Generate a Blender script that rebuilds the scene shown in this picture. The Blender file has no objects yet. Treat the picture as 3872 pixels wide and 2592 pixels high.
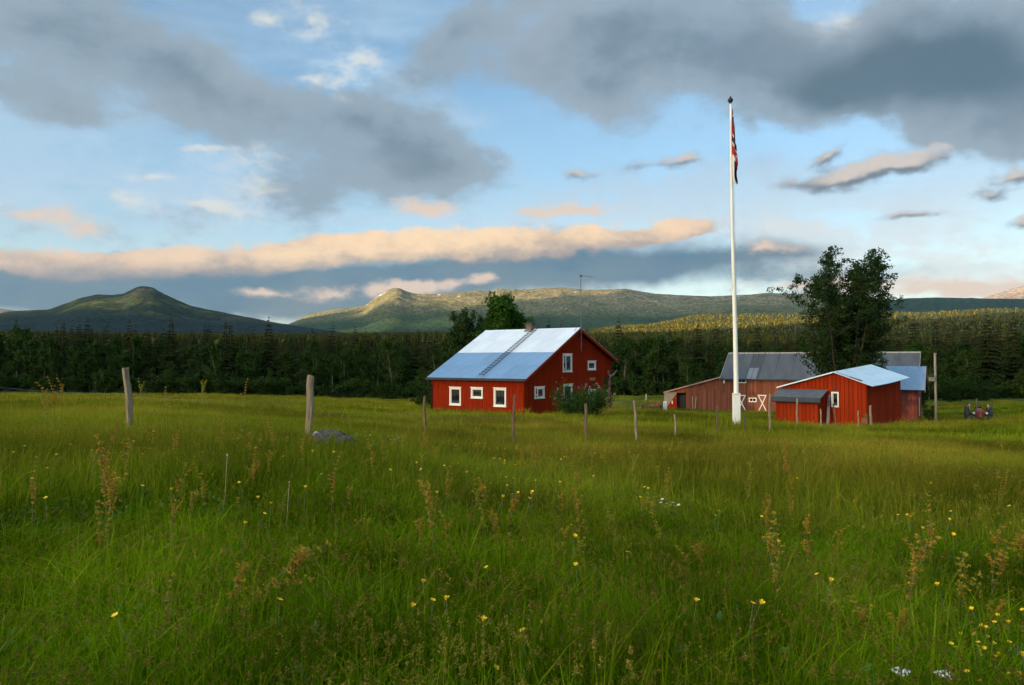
import bpy, bmesh, math, random
import numpy as np
from mathutils import Vector, Matrix, Euler
random.seed(7); RNG = np.random.default_rng(7)
R = math.radians
sc = bpy.context.scene
COL = sc.collection

# ------------------------------------------------------------------ camera
FOC, HOR, EYE = 2953.0, 1366.0, 1.5            # lens in survey pixels, level line, eye height
PITCH = math.atan((HOR - 1296.0) / FOC)
cd = bpy.data.cameras.new('camera'); cam = bpy.data.objects.new('camera', cd); COL.objects.link(cam)
cd.sensor_width = 36.0; cd.lens = 36.0 * FOC / 3872.0
cd.clip_start = 0.1; cd.clip_end = 60000
cam.location = (0, 0, EYE); cam.rotation_euler = (R(90) + PITCH, 0, 0)
sc.camera = cam

def ray(x, y):
    u, v = (x - 1936.0) / FOC, (1296.0 - y) / FOC
    c, s = math.cos(PITCH), math.sin(PITCH)
    return Vector((u, c - v * s, s + v * c))
def at(x, y, D):                                # point seen along (x, y) at depth D in metres
    d = ray(x, y); return Vector((0, 0, EYE)) + d * (D / d.y)
def azel(x, y):
    d = ray(x, y).normalized(); return math.atan2(d.x, d.y), math.asin(d.z)

# ------------------------------------------------------------------ sun, sky, exposure
SUN_AZ = R(-128); SUN_EL = R(11)               # measured from +Y towards +X: left and behind the camera
SUN = Vector((math.sin(SUN_AZ) * math.cos(SUN_EL), math.cos(SUN_AZ) * math.cos(SUN_EL), math.sin(SUN_EL)))
sl = bpy.data.lights.new('sun', 'SUN'); sl.energy = 5.0; sl.angle = R(0.6); sl.color = (1.0, 0.72, 0.36)
so = bpy.data.objects.new('sun', sl); COL.objects.link(so)
so.rotation_euler = (-SUN).to_track_quat('-Z', 'Y').to_euler()
vs = sc.view_settings
sc.display_settings.display_device = 'sRGB'
vs.view_transform = 'Standard'; vs.look = 'None'; vs.gamma = 1.0; vs.use_curve_mapping = False; vs.exposure = 1.6
sc.cycles.max_bounces = 5; sc.cycles.diffuse_bounces = 3; sc.cycles.transparent_max_bounces = 8
sc.cycles.caustics_reflective = False; sc.cycles.caustics_refractive = False
sc.cycles.volume_bounces = 0
sc.cycles.use_adaptive_sampling = True; sc.cycles.adaptive_threshold = .015; sc.cycles.adaptive_min_samples = 12
sc.cycles.sample_clamp_indirect = 4.0

class NT:                                       # small helper to write node trees
    def __init__(s, tree): s.t = tree; s.t.nodes.clear()
    def n(s, kind, **kw):
        nd = s.t.nodes.new(kind)
        for k, v in kw.items():
            if k.startswith('_'): setattr(nd, k[1:], v)
        return nd
    def put(s, nd, key, val):
        if val is None: return
        sk = nd.inputs[key]
        if isinstance(val, bpy.types.NodeSocket): s.t.links.new(val, sk)
        else:
            if isinstance(val, tuple) and len(val) == 3 and sk.type == 'RGBA': val = (*val, 1)
            sk.default_value = val
    def m(s, op, a, b=None, c=None, clamp=False):
        nd = s.t.nodes.new('ShaderNodeMath'); nd.operation = op; nd.use_clamp = clamp
        s.put(nd, 0, a); s.put(nd, 1, b); s.put(nd, 2, c); return nd.outputs[0]
    def vm(s, op, a, b=None, scale=None):
        nd = s.t.nodes.new('ShaderNodeVectorMath'); nd.operation = op
        s.put(nd, 0, a); s.put(nd, 1, b)
        if scale is not None: s.put(nd, 'Scale', scale)
        return nd.outputs['Value'] if op in ('DOT_PRODUCT', 'LENGTH') else nd.outputs[0]
    def noise(s, vec, scale, detail=4, rough=.55, dist=0, color=False):
        nd = s.t.nodes.new('ShaderNodeTexNoise'); s.put(nd, 'Vector', vec); s.put(nd, 'Scale', scale)
        s.put(nd, 'Detail', detail); s.put(nd, 'Roughness', rough); s.put(nd, 'Distortion', dist)
        return nd.outputs['Color' if color else 'Fac']
    def mix(s, f, a, b):
        nd = s.t.nodes.new('ShaderNodeMix'); nd.data_type = 'RGBA'
        s.put(nd, 0, f); s.put(nd, 6, a); s.put(nd, 7, b); return nd.outputs[2]
    def step(s, x, lo, hi, a=0.0, b=1.0):
        nd = s.t.nodes.new('ShaderNodeMapRange'); nd.interpolation_type = 'SMOOTHSTEP'
        s.put(nd, 0, x); s.put(nd, 1, lo); s.put(nd, 2, hi); s.put(nd, 3, a); s.put(nd, 4, b); return nd.outputs[0]
    def mapv(s, vec, loc=(0,0,0), rot=(0,0,0), scale=(1,1,1), typ='POINT'):
        nd = s.t.nodes.new('ShaderNodeMapping'); nd.vector_type = typ
        s.put(nd, 'Vector', vec); nd.inputs['Location'].default_value = loc
        nd.inputs['Rotation'].default_value = rot; nd.inputs['Scale'].default_value = scale
        return nd.outputs[0]

world = bpy.data.worlds.new('World'); sc.world = world; world.use_nodes = True
world.cycles.sampling_method = 'MANUAL'; world.cycles.sample_map_resolution = 256
def build_world():
    W = NT(world.node_tree)
    out = W.n('ShaderNodeOutputWorld'); bg = W.n('ShaderNodeBackground')
    W.t.links.new(bg.outputs[0], out.inputs[0])
    STR = 0.12; bg.inputs['Strength'].default_value = STR
    sky = W.n('ShaderNodeTexSky'); sky.sky_type = 'NISHITA'; sky.sun_disc = False
    sky.sun_elevation = SUN_EL; sky.sun_rotation = SUN_AZ; sky.air_density = 1.0; sky.dust_density = 0.6; sky.ozone_density = 1.4
    tc = W.n('ShaderNodeTexCoord'); d = tc.outputs['Generated']
    sep = W.n('ShaderNodeSeparateXYZ'); W.put(sep, 0, d)
    az = W.m('ARCTAN2', sep.outputs[0], sep.outputs[1]); el = W.m('ARCSINE', sep.outputs[2])
    cmb = W.n('ShaderNodeCombineXYZ'); W.put(cmb, 0, az); W.put(cmb, 1, el)
    ae = cmb.outputs[0]
    # cloud sheets live on flat layers overhead: cells shrink towards the horizon
    hz = W.m('ADD', W.m('MAXIMUM', sep.outputs[2], 0.0), 0.16)
    flat = W.vm('DIVIDE', d, None); 
    fl = W.n('ShaderNodeCombineXYZ'); W.put(fl, 0, W.m('DIVIDE', sep.outputs[0], hz)); W.put(fl, 1, W.m('DIVIDE', sep.outputs[1], hz))
    W.t.nodes.remove(flat.node)
    flat = fl.outputs[0]
    def warp(vec, scale, amt, detail=5):
        c = W.noise(vec, scale, detail, .6, color=True)
        o = W.vm('SUBTRACT', c, (.5, .5, .5)); o = W.vm('MULTIPLY', o, (amt, amt * .7, 0))
        return W.vm('ADD', vec, o)
    wA = warp(ae, 5.0, .16, 4)
    wB = warp(ae, 11.0, .05, 4)
    turned = {}
    def blobs(vec, lst):                        # sum of soft ellipses; the few tilts used share one turned coordinate each
        tot = None
        for (x, y, rx, ry, rot, w) in lst:
            rot = min((-28, -10, 0, 5, 24), key=lambda t: abs(t - rot))
            key = (vec.node.name, rot)
            if key not in turned: turned[key] = vec if rot == 0 else W.mapv(vec, (0, 0, 0), (0, 0, R(-rot)))
            a, e = azel(x, y); c, sn = math.cos(R(rot)), math.sin(R(rot))
            ca, ce = c * a + sn * e, -sn * a + c * e
            nd = W.n('ShaderNodeVectorMath'); nd.operation = 'MULTIPLY_ADD'; W.put(nd, 0, turned[key])
            kx, ky = FOC / rx, FOC / ry
            nd.inputs[1].default_value = (kx, ky, 0); nd.inputs[2].default_value = (-ca * kx, -ce * ky, 0)
            g = W.n('ShaderNodeTexGradient'); g.gradient_type = 'QUADRATIC_SPHERE'; W.put(g, 0, nd.outputs[0])
            tot = W.m('MULTIPLY_ADD', g.outputs['Fac'], w, 0.0 if tot is None else tot)
        return tot
    EXPO = 2.0 ** sc.view_settings.exposure
    def S(c, k=1.0): return tuple(v * k / STR / EXPO for v in c)   # sky colours as seen, before strength and exposure
    px = 1.0 / FOC
    col = W.vm('MULTIPLY', sky.outputs[0], SKY_TINT)
    # veil: thin pale cirrus, thicker towards the horizon
    n1 = W.noise(W.mapv(flat, (3, 1, 0), (0, 0, .5), (.6, 1.0, 1)), 1.3, 7, .62, .5)
    n3 = W.noise(W.mapv(ae, (0, 0, 0), (0, 0, .2), (1, 1.6, 1)), 7.0, 9, .68)
    n5 = W.noise(W.mapv(ae, (1.7, .3, 0), (0, 0, 0), (1, 1.7, 1)), 15.0, 9, .66)
    veil = W.m('MULTIPLY', W.step(n1, .30, .70), .92)
    low = W.step(el, R(24), R(1))
    veil = W.m('MAXIMUM', veil, W.m('MULTIPLY', low, .62))
    veil = W.m('ADD', veil, W.m('MULTIPLY', blobs(wA, PALE), W.m('MULTIPLY', W.step(n3, .38, .60, .25, 1.5), W.step(n5, .36, .64, .35, 1.8))), clamp=True)
    warm = W.step(W.m('ADD', el, W.m('MULTIPLY', az, -.05)), R(15), R(2))
    pale = W.mix(warm, S(C_VEIL_HI), S(C_VEIL_LO))
    col = W.mix(W.m('MULTIPLY', veil, .92), col, pale)
    sd = W.vm('DOT_PRODUCT', d, tuple(SUN)); glow = W.step(sd, .0, .95, 1.0, SUN_GLOW)
    # grey-blue middle cloud
    n2 = W.noise(W.mapv(flat, (7.3, 2.2, 0), (0, 0, .3), (1, 1, 1)), 1.05, 7, .60)
    n4 = W.noise(W.mapv(ae, (2, 5, 0), (0, 0, .25), (1, 1.7, 1)), 5.0, 5, .52)
    inview = W.step(W.m('ABSOLUTE', az), R(40), R(55), 0.0, 1.0)   # beyond the surveyed clouds the same layer goes on by itself
    den = W.m('MULTIPLY_ADD', W.m('SUBTRACT', n2, .5), .8, W.m('MULTIPLY', W.m('SUBTRACT', n3, .5), 2.1))
    den = W.m('ADD', den, W.m('MULTIPLY', blobs(wA, GREY), 1.25))
    den = W.m('MULTIPLY_ADD', W.step(el, R(24), R(40)), .22, den)
    den = W.m('MULTIPLY_ADD', inview, .16, den)
    aG = W.step(den, .0, .58)
    thick = W.step(den, .55, 1.45)
    gcol = W.mix(thick, S(C_GREY_THIN), S(C_GREY_THICK))
    gcol = W.mix(W.m('MULTIPLY', W.step(n4, .34, .80), .45), gcol, S(C_GREY_WARM))
    gcol = W.mix(W.m('MULTIPLY', W.step(blobs(wA, DEEP), .05, .75), .85), gcol, S(C_GREY_DEEP))
    gcol = W.vm('SCALE', gcol, scale=glow)
    col = W.mix(W.m('MULTIPLY', aG, .95), col, gcol)
    # small bright scraps along the gaps
    def scraps(lst, tint, amp, lo_t, hi_t, strength, under=None):
        nonlocal col
        def ragged(l): b_ = blobs(wB, l); return W.m('MULTIPLY_ADD', W.m('MULTIPLY', W.m('SUBTRACT', n5, .5), amp), W.step(b_, 0.0, .30), b_)   # torn only inside each cloud
        c = ragged(lst)
        a = W.step(c, lo_t, hi_t); tn = S(tint)
        if under is not None:                   # the same cloud lowered: its excess marks the grey underside
            dn = ragged([(x, y + 6 + ry * .30, rx, ry, r, w) for (x, y, rx, ry, r, w) in lst])
            tn = W.mix(W.step(W.m('SUBTRACT', c, dn), -.10, .75), S(under), tn)
        col = W.mix(W.m('MULTIPLY', a, strength), col, tn)
    scraps(SMALL, C_SMALL, 4.0, .08, 1.4, .80)
    # low dark-blue bank over the mountains
    dB = W.m('MULTIPLY_ADD', W.m('SUBTRACT', n3, .5), .7, blobs(wB, LOW))
    aB = W.step(dB, .0, .60)
    col = W.mix(W.m('MULTIPLY', aB, .93), col, W.mix(W.step(n4, .36, .66), S(C_LOW_A), S(C_LOW_B)))
    # long cream roll lit by the low sun: top lit, underside grey
    bB = blobs(wB, BANK); c = W.m('MULTIPLY_ADD', W.m('MULTIPLY', W.m('SUBTRACT', n5, .5), 2.0), W.step(bB, 0.0, .30), bB)
    a0, e0 = azel(0, 1012); a1, e1 = azel(2600, 893); sl_ = (e1 - e0) / (a1 - a0)
    line = W.m('SUBTRACT', el, W.m('MULTIPLY_ADD', az, sl_, e0 - sl_ * a0))
    line = W.m('MULTIPLY_ADD', W.m('SUBTRACT', n5, .5), 110 * px, line)
    lit = W.step(line, -46 * px, 40 * px)
    peak = W.step(W.m('ABSOLUTE', W.m('SUBTRACT', az, azel(1750, 900)[0])), .55, .05)
    cream = W.mix(peak, S(C_CREAM_FAR), S(C_CREAM))
    col = W.mix(W.m('MULTIPLY', W.step(c, .12, .62), .97), col, W.mix(W.m('MULTIPLY', lit, W.step(n5, .30, .60, .62, 1.0)), S(C_BANK_LO), cream))
    scraps(PUFF, C_CREAM2, 2.6, .10, 1.0, .92)
    scraps(DARKPUFF, C_PUFFTOP, 3.4, .05, 1.1, .90, C_DPUFF_LO)
    # below the horizon: dull ground light
    col = W.mix(W.step(el, R(-3), R(-.5), 1.0, 0.0), col, S((.05, .055, .045)))
    W.t.links.new(col, bg.inputs[0])
SKY_TINT = (0.54, 0.62, 0.66)
SUN_GLOW = 9.0
C_VEIL_HI, C_VEIL_LO = (.46, .65, .83), (.90, .93, .88)
C_GREY_THIN, C_GREY_THICK, C_GREY_WARM = (.31, .405, .49), (.19, .265, .335), (.40, .44, .48)
C_GREY_DEEP = (.095, .155, .20)
DEEP = [(3560, 260, 800, 300, -10, 1.0), (3250, 330, 420, 160, -10, .7), (1640, 640, 420, 200, -10, .25), (2500, 60, 500, 200, 0, .25)]
C_LOW_A, C_LOW_B = (.095, .185, .27), (.185, .245, .29)
C_CREAM, C_CREAM_FAR, C_BANK_LO = (1.08, .77, .47), (.88, .64, .47), (.30, .295, .315)
C_CREAM2 = (.84, .65, .51)
C_SMALL, C_PUFFTOP = (.80, .80, .74), (.70, .60, .52)
C_DPUFF_LO = (.17, .20, .235)
PALE = [(300, 640, 900, 220, 5, .8), (900, 700, 500, 250, 24, .8), (1300, 250, 420, 260, 0, .8), (2450, 760, 900, 220, 5, .9), (3000, 900, 900, 200, 0, 1.0), (3500, 1000, 900, 160, 0, .8), (1750, 520, 500, 220, -28, .8)]
GREY = [(150, 150, 860, 360, -10, .75), (800, 360, 760, 300, -28, 1.0), (1300, 470, 520, 270, -10, .95), (1620, 620, 520, 240, -10, 1.1), (1350, 720, 520, 170, 0, .6), (120, 380, 600, 130, -10, .5),
        (1720, 150, 480, 150, 24, .7), (2250, 190, 860, 420, 0, 1.1), (2900, 190, 860, 400, -10, 1.2), (3500, 260, 800, 360, -10, 1.2), (3850, 420, 440, 280, -10, 1.0), (3700, 530, 440, 130, -10, .7),
        (1250, 250, 420, 150, 24, -.9), (1050, 60, 420, 130, -10, -.9), (2000, 450, 420, 200, -28, -.9), (350, 640, 900, 160, 5, -.9), (2750, 660, 1100, 190, 5, -1.1), (3500, 820, 900, 220, 0, -1.0), (3150, 0, 260, 130, -28, -.6)]
LOW = [(200, 1110, 1500, 170, 0, 1.1), (1100, 1090, 1100, 170, 0, 1.1), (1900, 1020, 1000, 190, 5, 1.05), (2500, 1010, 900, 140, 5, .9), (2950, 965, 360, 70, 0, .5), (3150, 1040, 800, 70, 0, .45)]
BANK = [(100, 1000, 660, 80, 0, 1.5), (620, 992, 560, 80, 0, 1.5), (1120, 960, 560, 100, 5, 1.7), (1600, 935, 640, 112, 5, 1.8), (2120, 915, 620, 100, 5, 1.7), (2560, 875, 360, 70, 5, 1.4)]
PUFF = [(1620, 780, 300, 72, 0, 1.5), (2160, 795, 370, 64, 5, 1.6), (330, 850, 320, 84, -10, .9), (60, 820, 220, 60, 0, .7), (1010, 1102, 260, 40, 0, 1.2), (1250, 1118, 200, 48, 0, 1.1), (1470, 1095, 260, 54, 0, 1.2), (1570, 1082, 220, 50, -10, 1.3), (1830, 1062, 110, 52, 0, 1.1), (1700, 1078, 140, 42, 0, 1.0),
        (3520, 1090, 600, 84, 0, 1.3), (3800, 1088, 220, 44, 0, 1.2), (3000, 1092, 560, 54, 0, .9), (2900, 950, 260, 56, 0, .9)]
SMALL = [(1165, 70, 240, 100, 0, 1.2), (1000, 75, 110, 44, 0, 1.0), (560, 655, 190, 36, 0, 1.1), (770, 552, 200, 30, 0, 1.1), (480, 740, 340, 60, -10, .9), (960, 660, 300, 150, 24, 1.0), (760, 770, 140, 42, 0, 1.1), (860, 800, 300, 64, -10, 1.0), (1180, 310, 280, 80, -10, 1.0), (1360, 230, 200, 110, 24, .9), (3130, 30, 300, 170, -28, .5), (3000, 860, 500, 90, 0, .6)]
DARKPUFF = [(3190, 665, 360, 76, 5, 1.5), (3420, 612, 330, 74, 5, 1.4), (3120, 588, 150, 44, 24, 1.1), (2600, 610, 190, 42, 5, 1.0), (2450, 615, 190, 42, 0, .9), (2200, 660, 280, 46, 0, .8), (3840, 655, 190, 70, 5, 1.3), (3740, 730, 90, 40, 0, 1.2), (3870, 840, 100, 44, 0, 1.2), (3450, 800, 200, 32, 0, .7)]
build_world()

# ------------------------------------------------------------------ materials
MATS = {}
def mat(name, base, alt=None, rough=.7, scale=3.0, stretch=(1,1,1), amt=.5, metal=0.0, bump=0.0, bscale=20.0, obj_var=0.0, spec=.3, third=None, space='Object', detail=5):
    if name in MATS: return MATS[name]
    m = bpy.data.materials.new(name); m.use_nodes = True; T = NT(m.node_tree)
    out = T.n('ShaderNodeOutputMaterial'); bs = T.n('ShaderNodeBsdfPrincipled'); T.t.links.new(bs.outputs[0], out.inputs[0])
    tc = T.n('ShaderNodeTexCoord'); vec = tc.outputs['Object']
    if space == 'World':
        g = T.n('ShaderNodeNewGeometry'); vec = g.outputs['Position']
    v = T.mapv(vec, (0,0,0), (0,0,0), stretch)
    n = T.noise(v, scale, detail, .6)
    c = base if alt is None else T.mix(T.m('MULTIPLY', T.step(n, .35, .7), amt * 2 if amt < .5 else 1.0), base, alt)
    if third is not None:
        n2 = T.noise(T.mapv(vec, (5, 2, 8), (0,0,0), stretch), scale * .37, 6, .65)
        c = T.mix(T.step(n2, .58, .70), c, third)
    if obj_var:
        oi = T.n('ShaderNodeObjectInfo'); f = T.m('ADD', T.m('MULTIPLY', oi.outputs['Random'], obj_var * 2), 1 - obj_var)
        if not isinstance(c, bpy.types.NodeSocket):
            rgb = T.n('ShaderNodeRGB'); rgb.outputs[0].default_value = (*c, 1); c = rgb.outputs[0]
        c = T.vm('SCALE', c, scale=f)
    T.put(bs, 'Base Color', c); bs.inputs['Roughness'].default_value = rough; bs.inputs['Metallic'].default_value = metal
    bs.inputs['Specular IOR Level'].default_value = spec
    if bump:
        bp = T.n('ShaderNodeBump'); bp.inputs['Strength'].default_value = bump; bp.inputs['Distance'].default_value = .02
        T.put(bp, 'Height', T.noise(v, bscale, 4, .6)); T.t.links.new(bp.outputs[0], bs.inputs['Normal'])
    MATS[name] = m; return m

def foliage(name, cols, trans=.3, attr=None, patch=None, gloss=.06, straw=None):
    """leafy material: colour varies per leaf (vertex attribute), per plant and by patch of ground"""
    m = bpy.data.materials.new(name); m.use_nodes = True; T = NT(m.node_tree)
    out = T.n('ShaderNodeOutputMaterial')
    a, b, c3 = cols
    at_ = T.n('ShaderNodeAttribute'); at_.attribute_name = 'tint'
    oi = T.n('ShaderNodeObjectInfo')
    f = T.m('ADD', T.m('MULTIPLY', at_.outputs['Fac'], .6), T.m('MULTIPLY', oi.outputs['Random'], .4))
    c = T.mix(f, a, b)
    g = T.n('ShaderNodeNewGeometry')
    if patch:
        pscale, plo, phi, pamt = patch
        n = T.noise(T.vm('MULTIPLY', g.outputs['Position'], (1, 1, 0)), pscale, 4, .6)
        c = T.mix(T.m('MULTIPLY', T.step(n, plo, phi), pamt), c, c3)
        n2 = T.noise(T.vm('MULTIPLY', g.outputs['Position'], (1, 1, 0)), pscale * 3.1, 3, .6)
        c = T.vm('SCALE', c, scale=T.step(n2, .32, .68, .50, 1.50))
    else:
        f2 = T.m('MULTIPLY', T.step(oi.outputs['Random'], .6, 1.0), .6)
        c = T.mix(f2, c, c3)
    if straw is not None: c = T.mix(T.step(at_.outputs['Fac'], .955, .97), c, straw)
    df = T.n('ShaderNodeBsdfDiffuse'); tr = T.n('ShaderNodeBsdfTranslucent'); gl = T.n('ShaderNodeBsdfGlossy')
    T.put(df, 'Color', c); T.put(tr, 'Color', c); gl.inputs['Roughness'].default_value = .5; T.put(gl, 'Color', (.6, .65, .6))
    mx = T.n('ShaderNodeMixShader'); mx.inputs[0].default_value = trans
    T.t.links.new(df.outputs[0], mx.inputs[1]); T.t.links.new(tr.outputs[0], mx.inputs[2])
    m2 = T.n('ShaderNodeMixShader'); m2.inputs[0].default_value = gloss
    T.t.links.new(mx.outputs[0], m2.inputs[1]); T.t.links.new(gl.outputs[0], m2.inputs[2])
    T.t.links.new(m2.outputs[0], out.inputs[0]); MATS[name] = m; return m

def glass_mat(name, tint):
    m = bpy.data.materials.new(name); m.use_nodes = True; T = NT(m.node_tree)
    out = T.n('ShaderNodeOutputMaterial'); bs = T.n('ShaderNodeBsdfPrincipled')
    bs.inputs['Base Color'].default_value = (*tint, 1); bs.inputs['Roughness'].default_value = .06; bs.inputs['Specular IOR Level'].default_value = .5
    tr = T.n('ShaderNodeBsdfTransparent'); mx = T.n('ShaderNodeMixShader'); mx.inputs[0].default_value = .45
    T.t.links.new(tr.outputs[0], mx.inputs[1]); T.t.links.new(bs.outputs[0], mx.inputs[2]); T.t.links.new(mx.outputs[0], out.inputs[0])
    MATS[name] = m; return m

M_RED = mat('falu_red', (.30, .022, .003), (.18, .014, .002), .85, 2.2, (6, 6, .35), .5, bump=.25, bscale=18, obj_var=.16, spec=.08)
M_REDWALL = mat('falu_red_backing', (.29, .022, .003), (.18, .014, .002), .85, 2.0, (5, 5, .4), .5, spec=.08, third=(.20, .022, .006))
M_SHED = mat('shed_red', (.29, .025, .003), (.18, .017, .003), .85, 2.4, (5, 5, .35), .5, bump=.25, bscale=18, obj_var=.18, spec=.08)
M_BARN = mat('faded_red', (.27, .085, .042), (.17, .052, .027), .9, 2.6, (7, 7, .3), .5, bump=.3, bscale=18, obj_var=.30, spec=.08, third=(.20, .12, .085))
M_ANNEX = mat('faded_red_store', (.24, .052, .032), (.17, .038, .024), .85, 2.4, (6, 6, .3), .5, bump=.3, obj_var=.2)
M_WHITE = mat('white_paint', (.80, .77, .68), (.70, .67, .58), .5, 4, (1, 1, 1), .5)
M_POLE = mat('pole_white', (.84, .81, .72), (.74, .71, .62), .45, 1.3, (3, 3, .5), .5, third=(.45, .42, .33))
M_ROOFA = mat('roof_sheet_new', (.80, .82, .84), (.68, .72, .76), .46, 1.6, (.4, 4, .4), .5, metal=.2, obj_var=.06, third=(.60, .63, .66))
M_ROOFB = mat('roof_sheet_blue', (.25, .40, .58), (.19, .32, .47), .42, 1.6, (.4, 4, .4), .5, metal=.3, obj_var=.09, third=(.30, .43, .56))
M_SHEDROOF = mat('shed_roof_metal', (.62, .76, .84), (.52, .67, .76), .42, 1.4, (1, 1, 1), .5, metal=.2)
M_RUST = mat('rust', (.22, .075, .03), (.13, .05, .025), .9, 5, (1,1,1), .5, bump=.4)
M_BARNROOF = [mat('barn_roof_%d' % i, c, d, .6, 1.2, (1, .3, .3), .5, metal=.1) for i, (c, d) in enumerate([((.085, .092, .10), (.062, .068, .076)), ((.060, .068, .072), (.045, .05, .056)), ((.105, .113, .122), (.08, .088, .098)), ((.16, .175, .20), (.13, .145, .17))])]
M_DARK = mat('dark_trim', (.018, .018, .022), (.03, .03, .034), .5, 6)
M_DKROOF = mat('tar_roof', (.10, .11, .125), (.07, .08, .09), .8, 3)
M_STEEL = mat('steel', (.16, .17, .18), (.10, .11, .12), .5, 8, metal=.6)
M_GREYWOOD = mat('weathered_wood', (.30, .245, .18), (.17, .135, .095), .9, 3.2, (7, 7, .6), .5, bump=.6, bscale=16, third=(.36, .33, .25))
M_POST = mat('post_wood', (.34, .255, .165), (.18, .12, .075), .9, 4.0, (7, 7, .7), .5, bump=.9, bscale=14, third=(.40, .36, .27))
M_POSTDK = mat('post_bark', (.20, .115, .065), (.10, .065, .045), .9, 5.0, (6, 6, .8), .5, bump=.9, bscale=14, third=(.33, .26, .18))
M_BRICK = mat('chimney_brick', (.17, .12, .095), (.10, .075, .06), .9, 6, third=(.28, .27, .25))
M_INT = mat('dark_interior', (.025, .022, .02), None, .9)
M_CURT = mat('curtain', (.42, .38, .28), (.30, .26, .19), .9, 9, (1, 1, .2), .5)
M_CURT2 = mat('curtain_orange', (.45, .26, .09), (.30, .16, .06), .9, 9, (1, 1, .2), .5)
M_GLASS = glass_mat('window_glass', (.02, .025, .03))
M_BARK = mat('bark', (.085, .065, .048), (.045, .036, .028), .95, 5, (3, 3, .6), .5, bump=.6)
M_BIRCH = mat('birch_bark', (.19, .165, .125), (.09, .08, .06), .9, 5, (2, 2, 6), .5, third=(.07, .06, .05))
M_SPRBARK = mat('spruce_bark', (.10, .068, .045), (.055, .04, .03), .95, 5, (3, 3, .6), .5)
M_FLRED = mat('flag_red', (.42, .012, .012), (.30, .010, .010), .85, 6)
M_FLWHITE = mat('flag_white', (.70, .66, .58), (.58, .54, .46), .85, 6)
M_FLBLUE = mat('flag_blue', (.012, .016, .07), (.008, .010, .045), .85, 6)
M_TRAC = mat('tractor_red', (.40, .085, .055), (.26, .06, .04), .5, 6, third=(.16, .08, .05))
M_TRACDK = mat('tractor_dark', (.075, .02, .016), (.03, .018, .015), .6, 6)
M_RUBBER = mat('tyre_rubber', (.032, .035, .04), (.05, .05, .052), .85, 6)
M_LAMP = mat('headlamp_glass', (.75, .68, .50), (.65, .6, .45), .2, 6)
M_METALPALE = mat('pale_metal', (.50, .50, .48), (.38, .38, .36), .45, 6, metal=.4)
M_ROCK = mat('rock', (.085, .083, .08), (.025, .026, .03), .9, 5.5, (1, 1, 2.2), .5, bump=1.0, bscale=9, third=(.34, .33, .31))

# ------------------------------------------------------------------ mesh helpers
class MB:
    def __init__(s): s.v = []; s.f = []; s.mi = []; s.t = []
    def add(s, vs, fs, mi=0, tint=None):
        o = len(s.v); s.v += [tuple(v) for v in vs]
        for f in fs: s.f.append(tuple(i + o for i in f)); s.mi.append(mi)
        if tint is not None: s.t += [tint] * len(vs)
        return s
    def box(s, x0, x1, y0, y1, z0, z1, mi=0, M=None):
        vs = [Vector((x, y, z)) for z in (z0, z1) for (x, y) in ((x0, y0), (x1, y0), (x1, y1), (x0, y1))]
        if M is not None: vs = [M @ v for v in vs]
        return s.add(vs, [(3, 2, 1, 0), (4, 5, 6, 7), (0, 1, 5, 4), (1, 2, 6, 5), (2, 3, 7, 6), (3, 0, 4, 7)], mi)
    def tube(s, pts, rad, n=8, mi=0, cap=True, tint=None):
        pts = [Vector(p) for p in pts]
        if not hasattr(rad, '__len__'): rad = [rad] * len(pts)
        rings = []
        for i, p in enumerate(pts):
            d = (pts[min(i + 1, len(pts) - 1)] - pts[max(i - 1, 0)])
            if d.length < 1e-9: d = Vector((0, 0, 1))
            d.normalize(); a = Vector((1, 0, 0)) if abs(d.x) < .8 else Vector((0, 1, 0))
            u = d.cross(a).normalized(); w = d.cross(u)
            rings.append([p + (u * math.cos(2 * math.pi * k / n) + w * math.sin(2 * math.pi * k / n)) * rad[i] for k in range(n)])
        vs = [v for r in rings for v in r]; fs = []
        for i in range(len(pts) - 1):
            for k in range(n):
                fs.append((i * n + k, i * n + (k + 1) % n, (i + 1) * n + (k + 1) % n, (i + 1) * n + k))
        if cap: fs.append(tuple(range(n))[::-1]); fs.append(tuple((len(pts) - 1) * n + k for k in range(n)))
        return s.add(vs, fs, mi, tint)
    def prism(s, poly, d, mi=0):                # poly: list of 3D points, extruded by vector d
        n = len(poly); vs = [Vector(p) for p in poly] + [Vector(p) + Vector(d) for p in poly]
        return s.add(vs, [tuple(range(n))[::-1], tuple(range(n, 2 * n))] + [(i, (i + 1) % n, n + (i + 1) % n, n + i) for i in range(n)], mi)
    def lathe(s, prof, n=16, axis='z', mi=0, c=(0, 0, 0)):
        vs = []; fs = []
        for (r, h) in prof:
            for k in range(n):
                a = 2 * math.pi * k / n; p = (r * math.cos(a), r * math.sin(a), h)
                if axis == 'y': p = (p[0], p[2], p[1])
                if axis == 'x': p = (p[2], p[0], p[1])
                vs.append((p[0] + c[0], p[1] + c[1], p[2] + c[2]))
        for i in range(len(prof) - 1):
            for k in range(n): fs.append((i * n + k, i * n + (k + 1) % n, (i + 1) * n + (k + 1) % n, (i + 1) * n + k))
        return s.add(vs, fs, mi)
    def mesh(s, name, mats, smooth=False):
        me = bpy.data.meshes.new(name); me.from_pydata(s.v, [], s.f)
        for m in (mats if isinstance(mats, (list, tuple)) else [mats]): me.materials.append(m)
        me.polygons.foreach_set('material_index', s.mi)
        if smooth: me.polygons.foreach_set('use_smooth', [True] * len(s.f))
        if s.t and len(s.t) == len(s.v):
            a = me.attributes.new('tint', 'FLOAT', 'POINT'); a.data.foreach_set('value', s.t)
        me.update(); return me
    def build(s, name, mats, parent=None, smooth=False):
        return link(name, s.mesh(name, mats, smooth), parent)
def link(name, data, parent=None):
    o = bpy.data.objects.new(name, data); COL.objects.link(o)
    if parent: o.parent = parent
    return o
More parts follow.
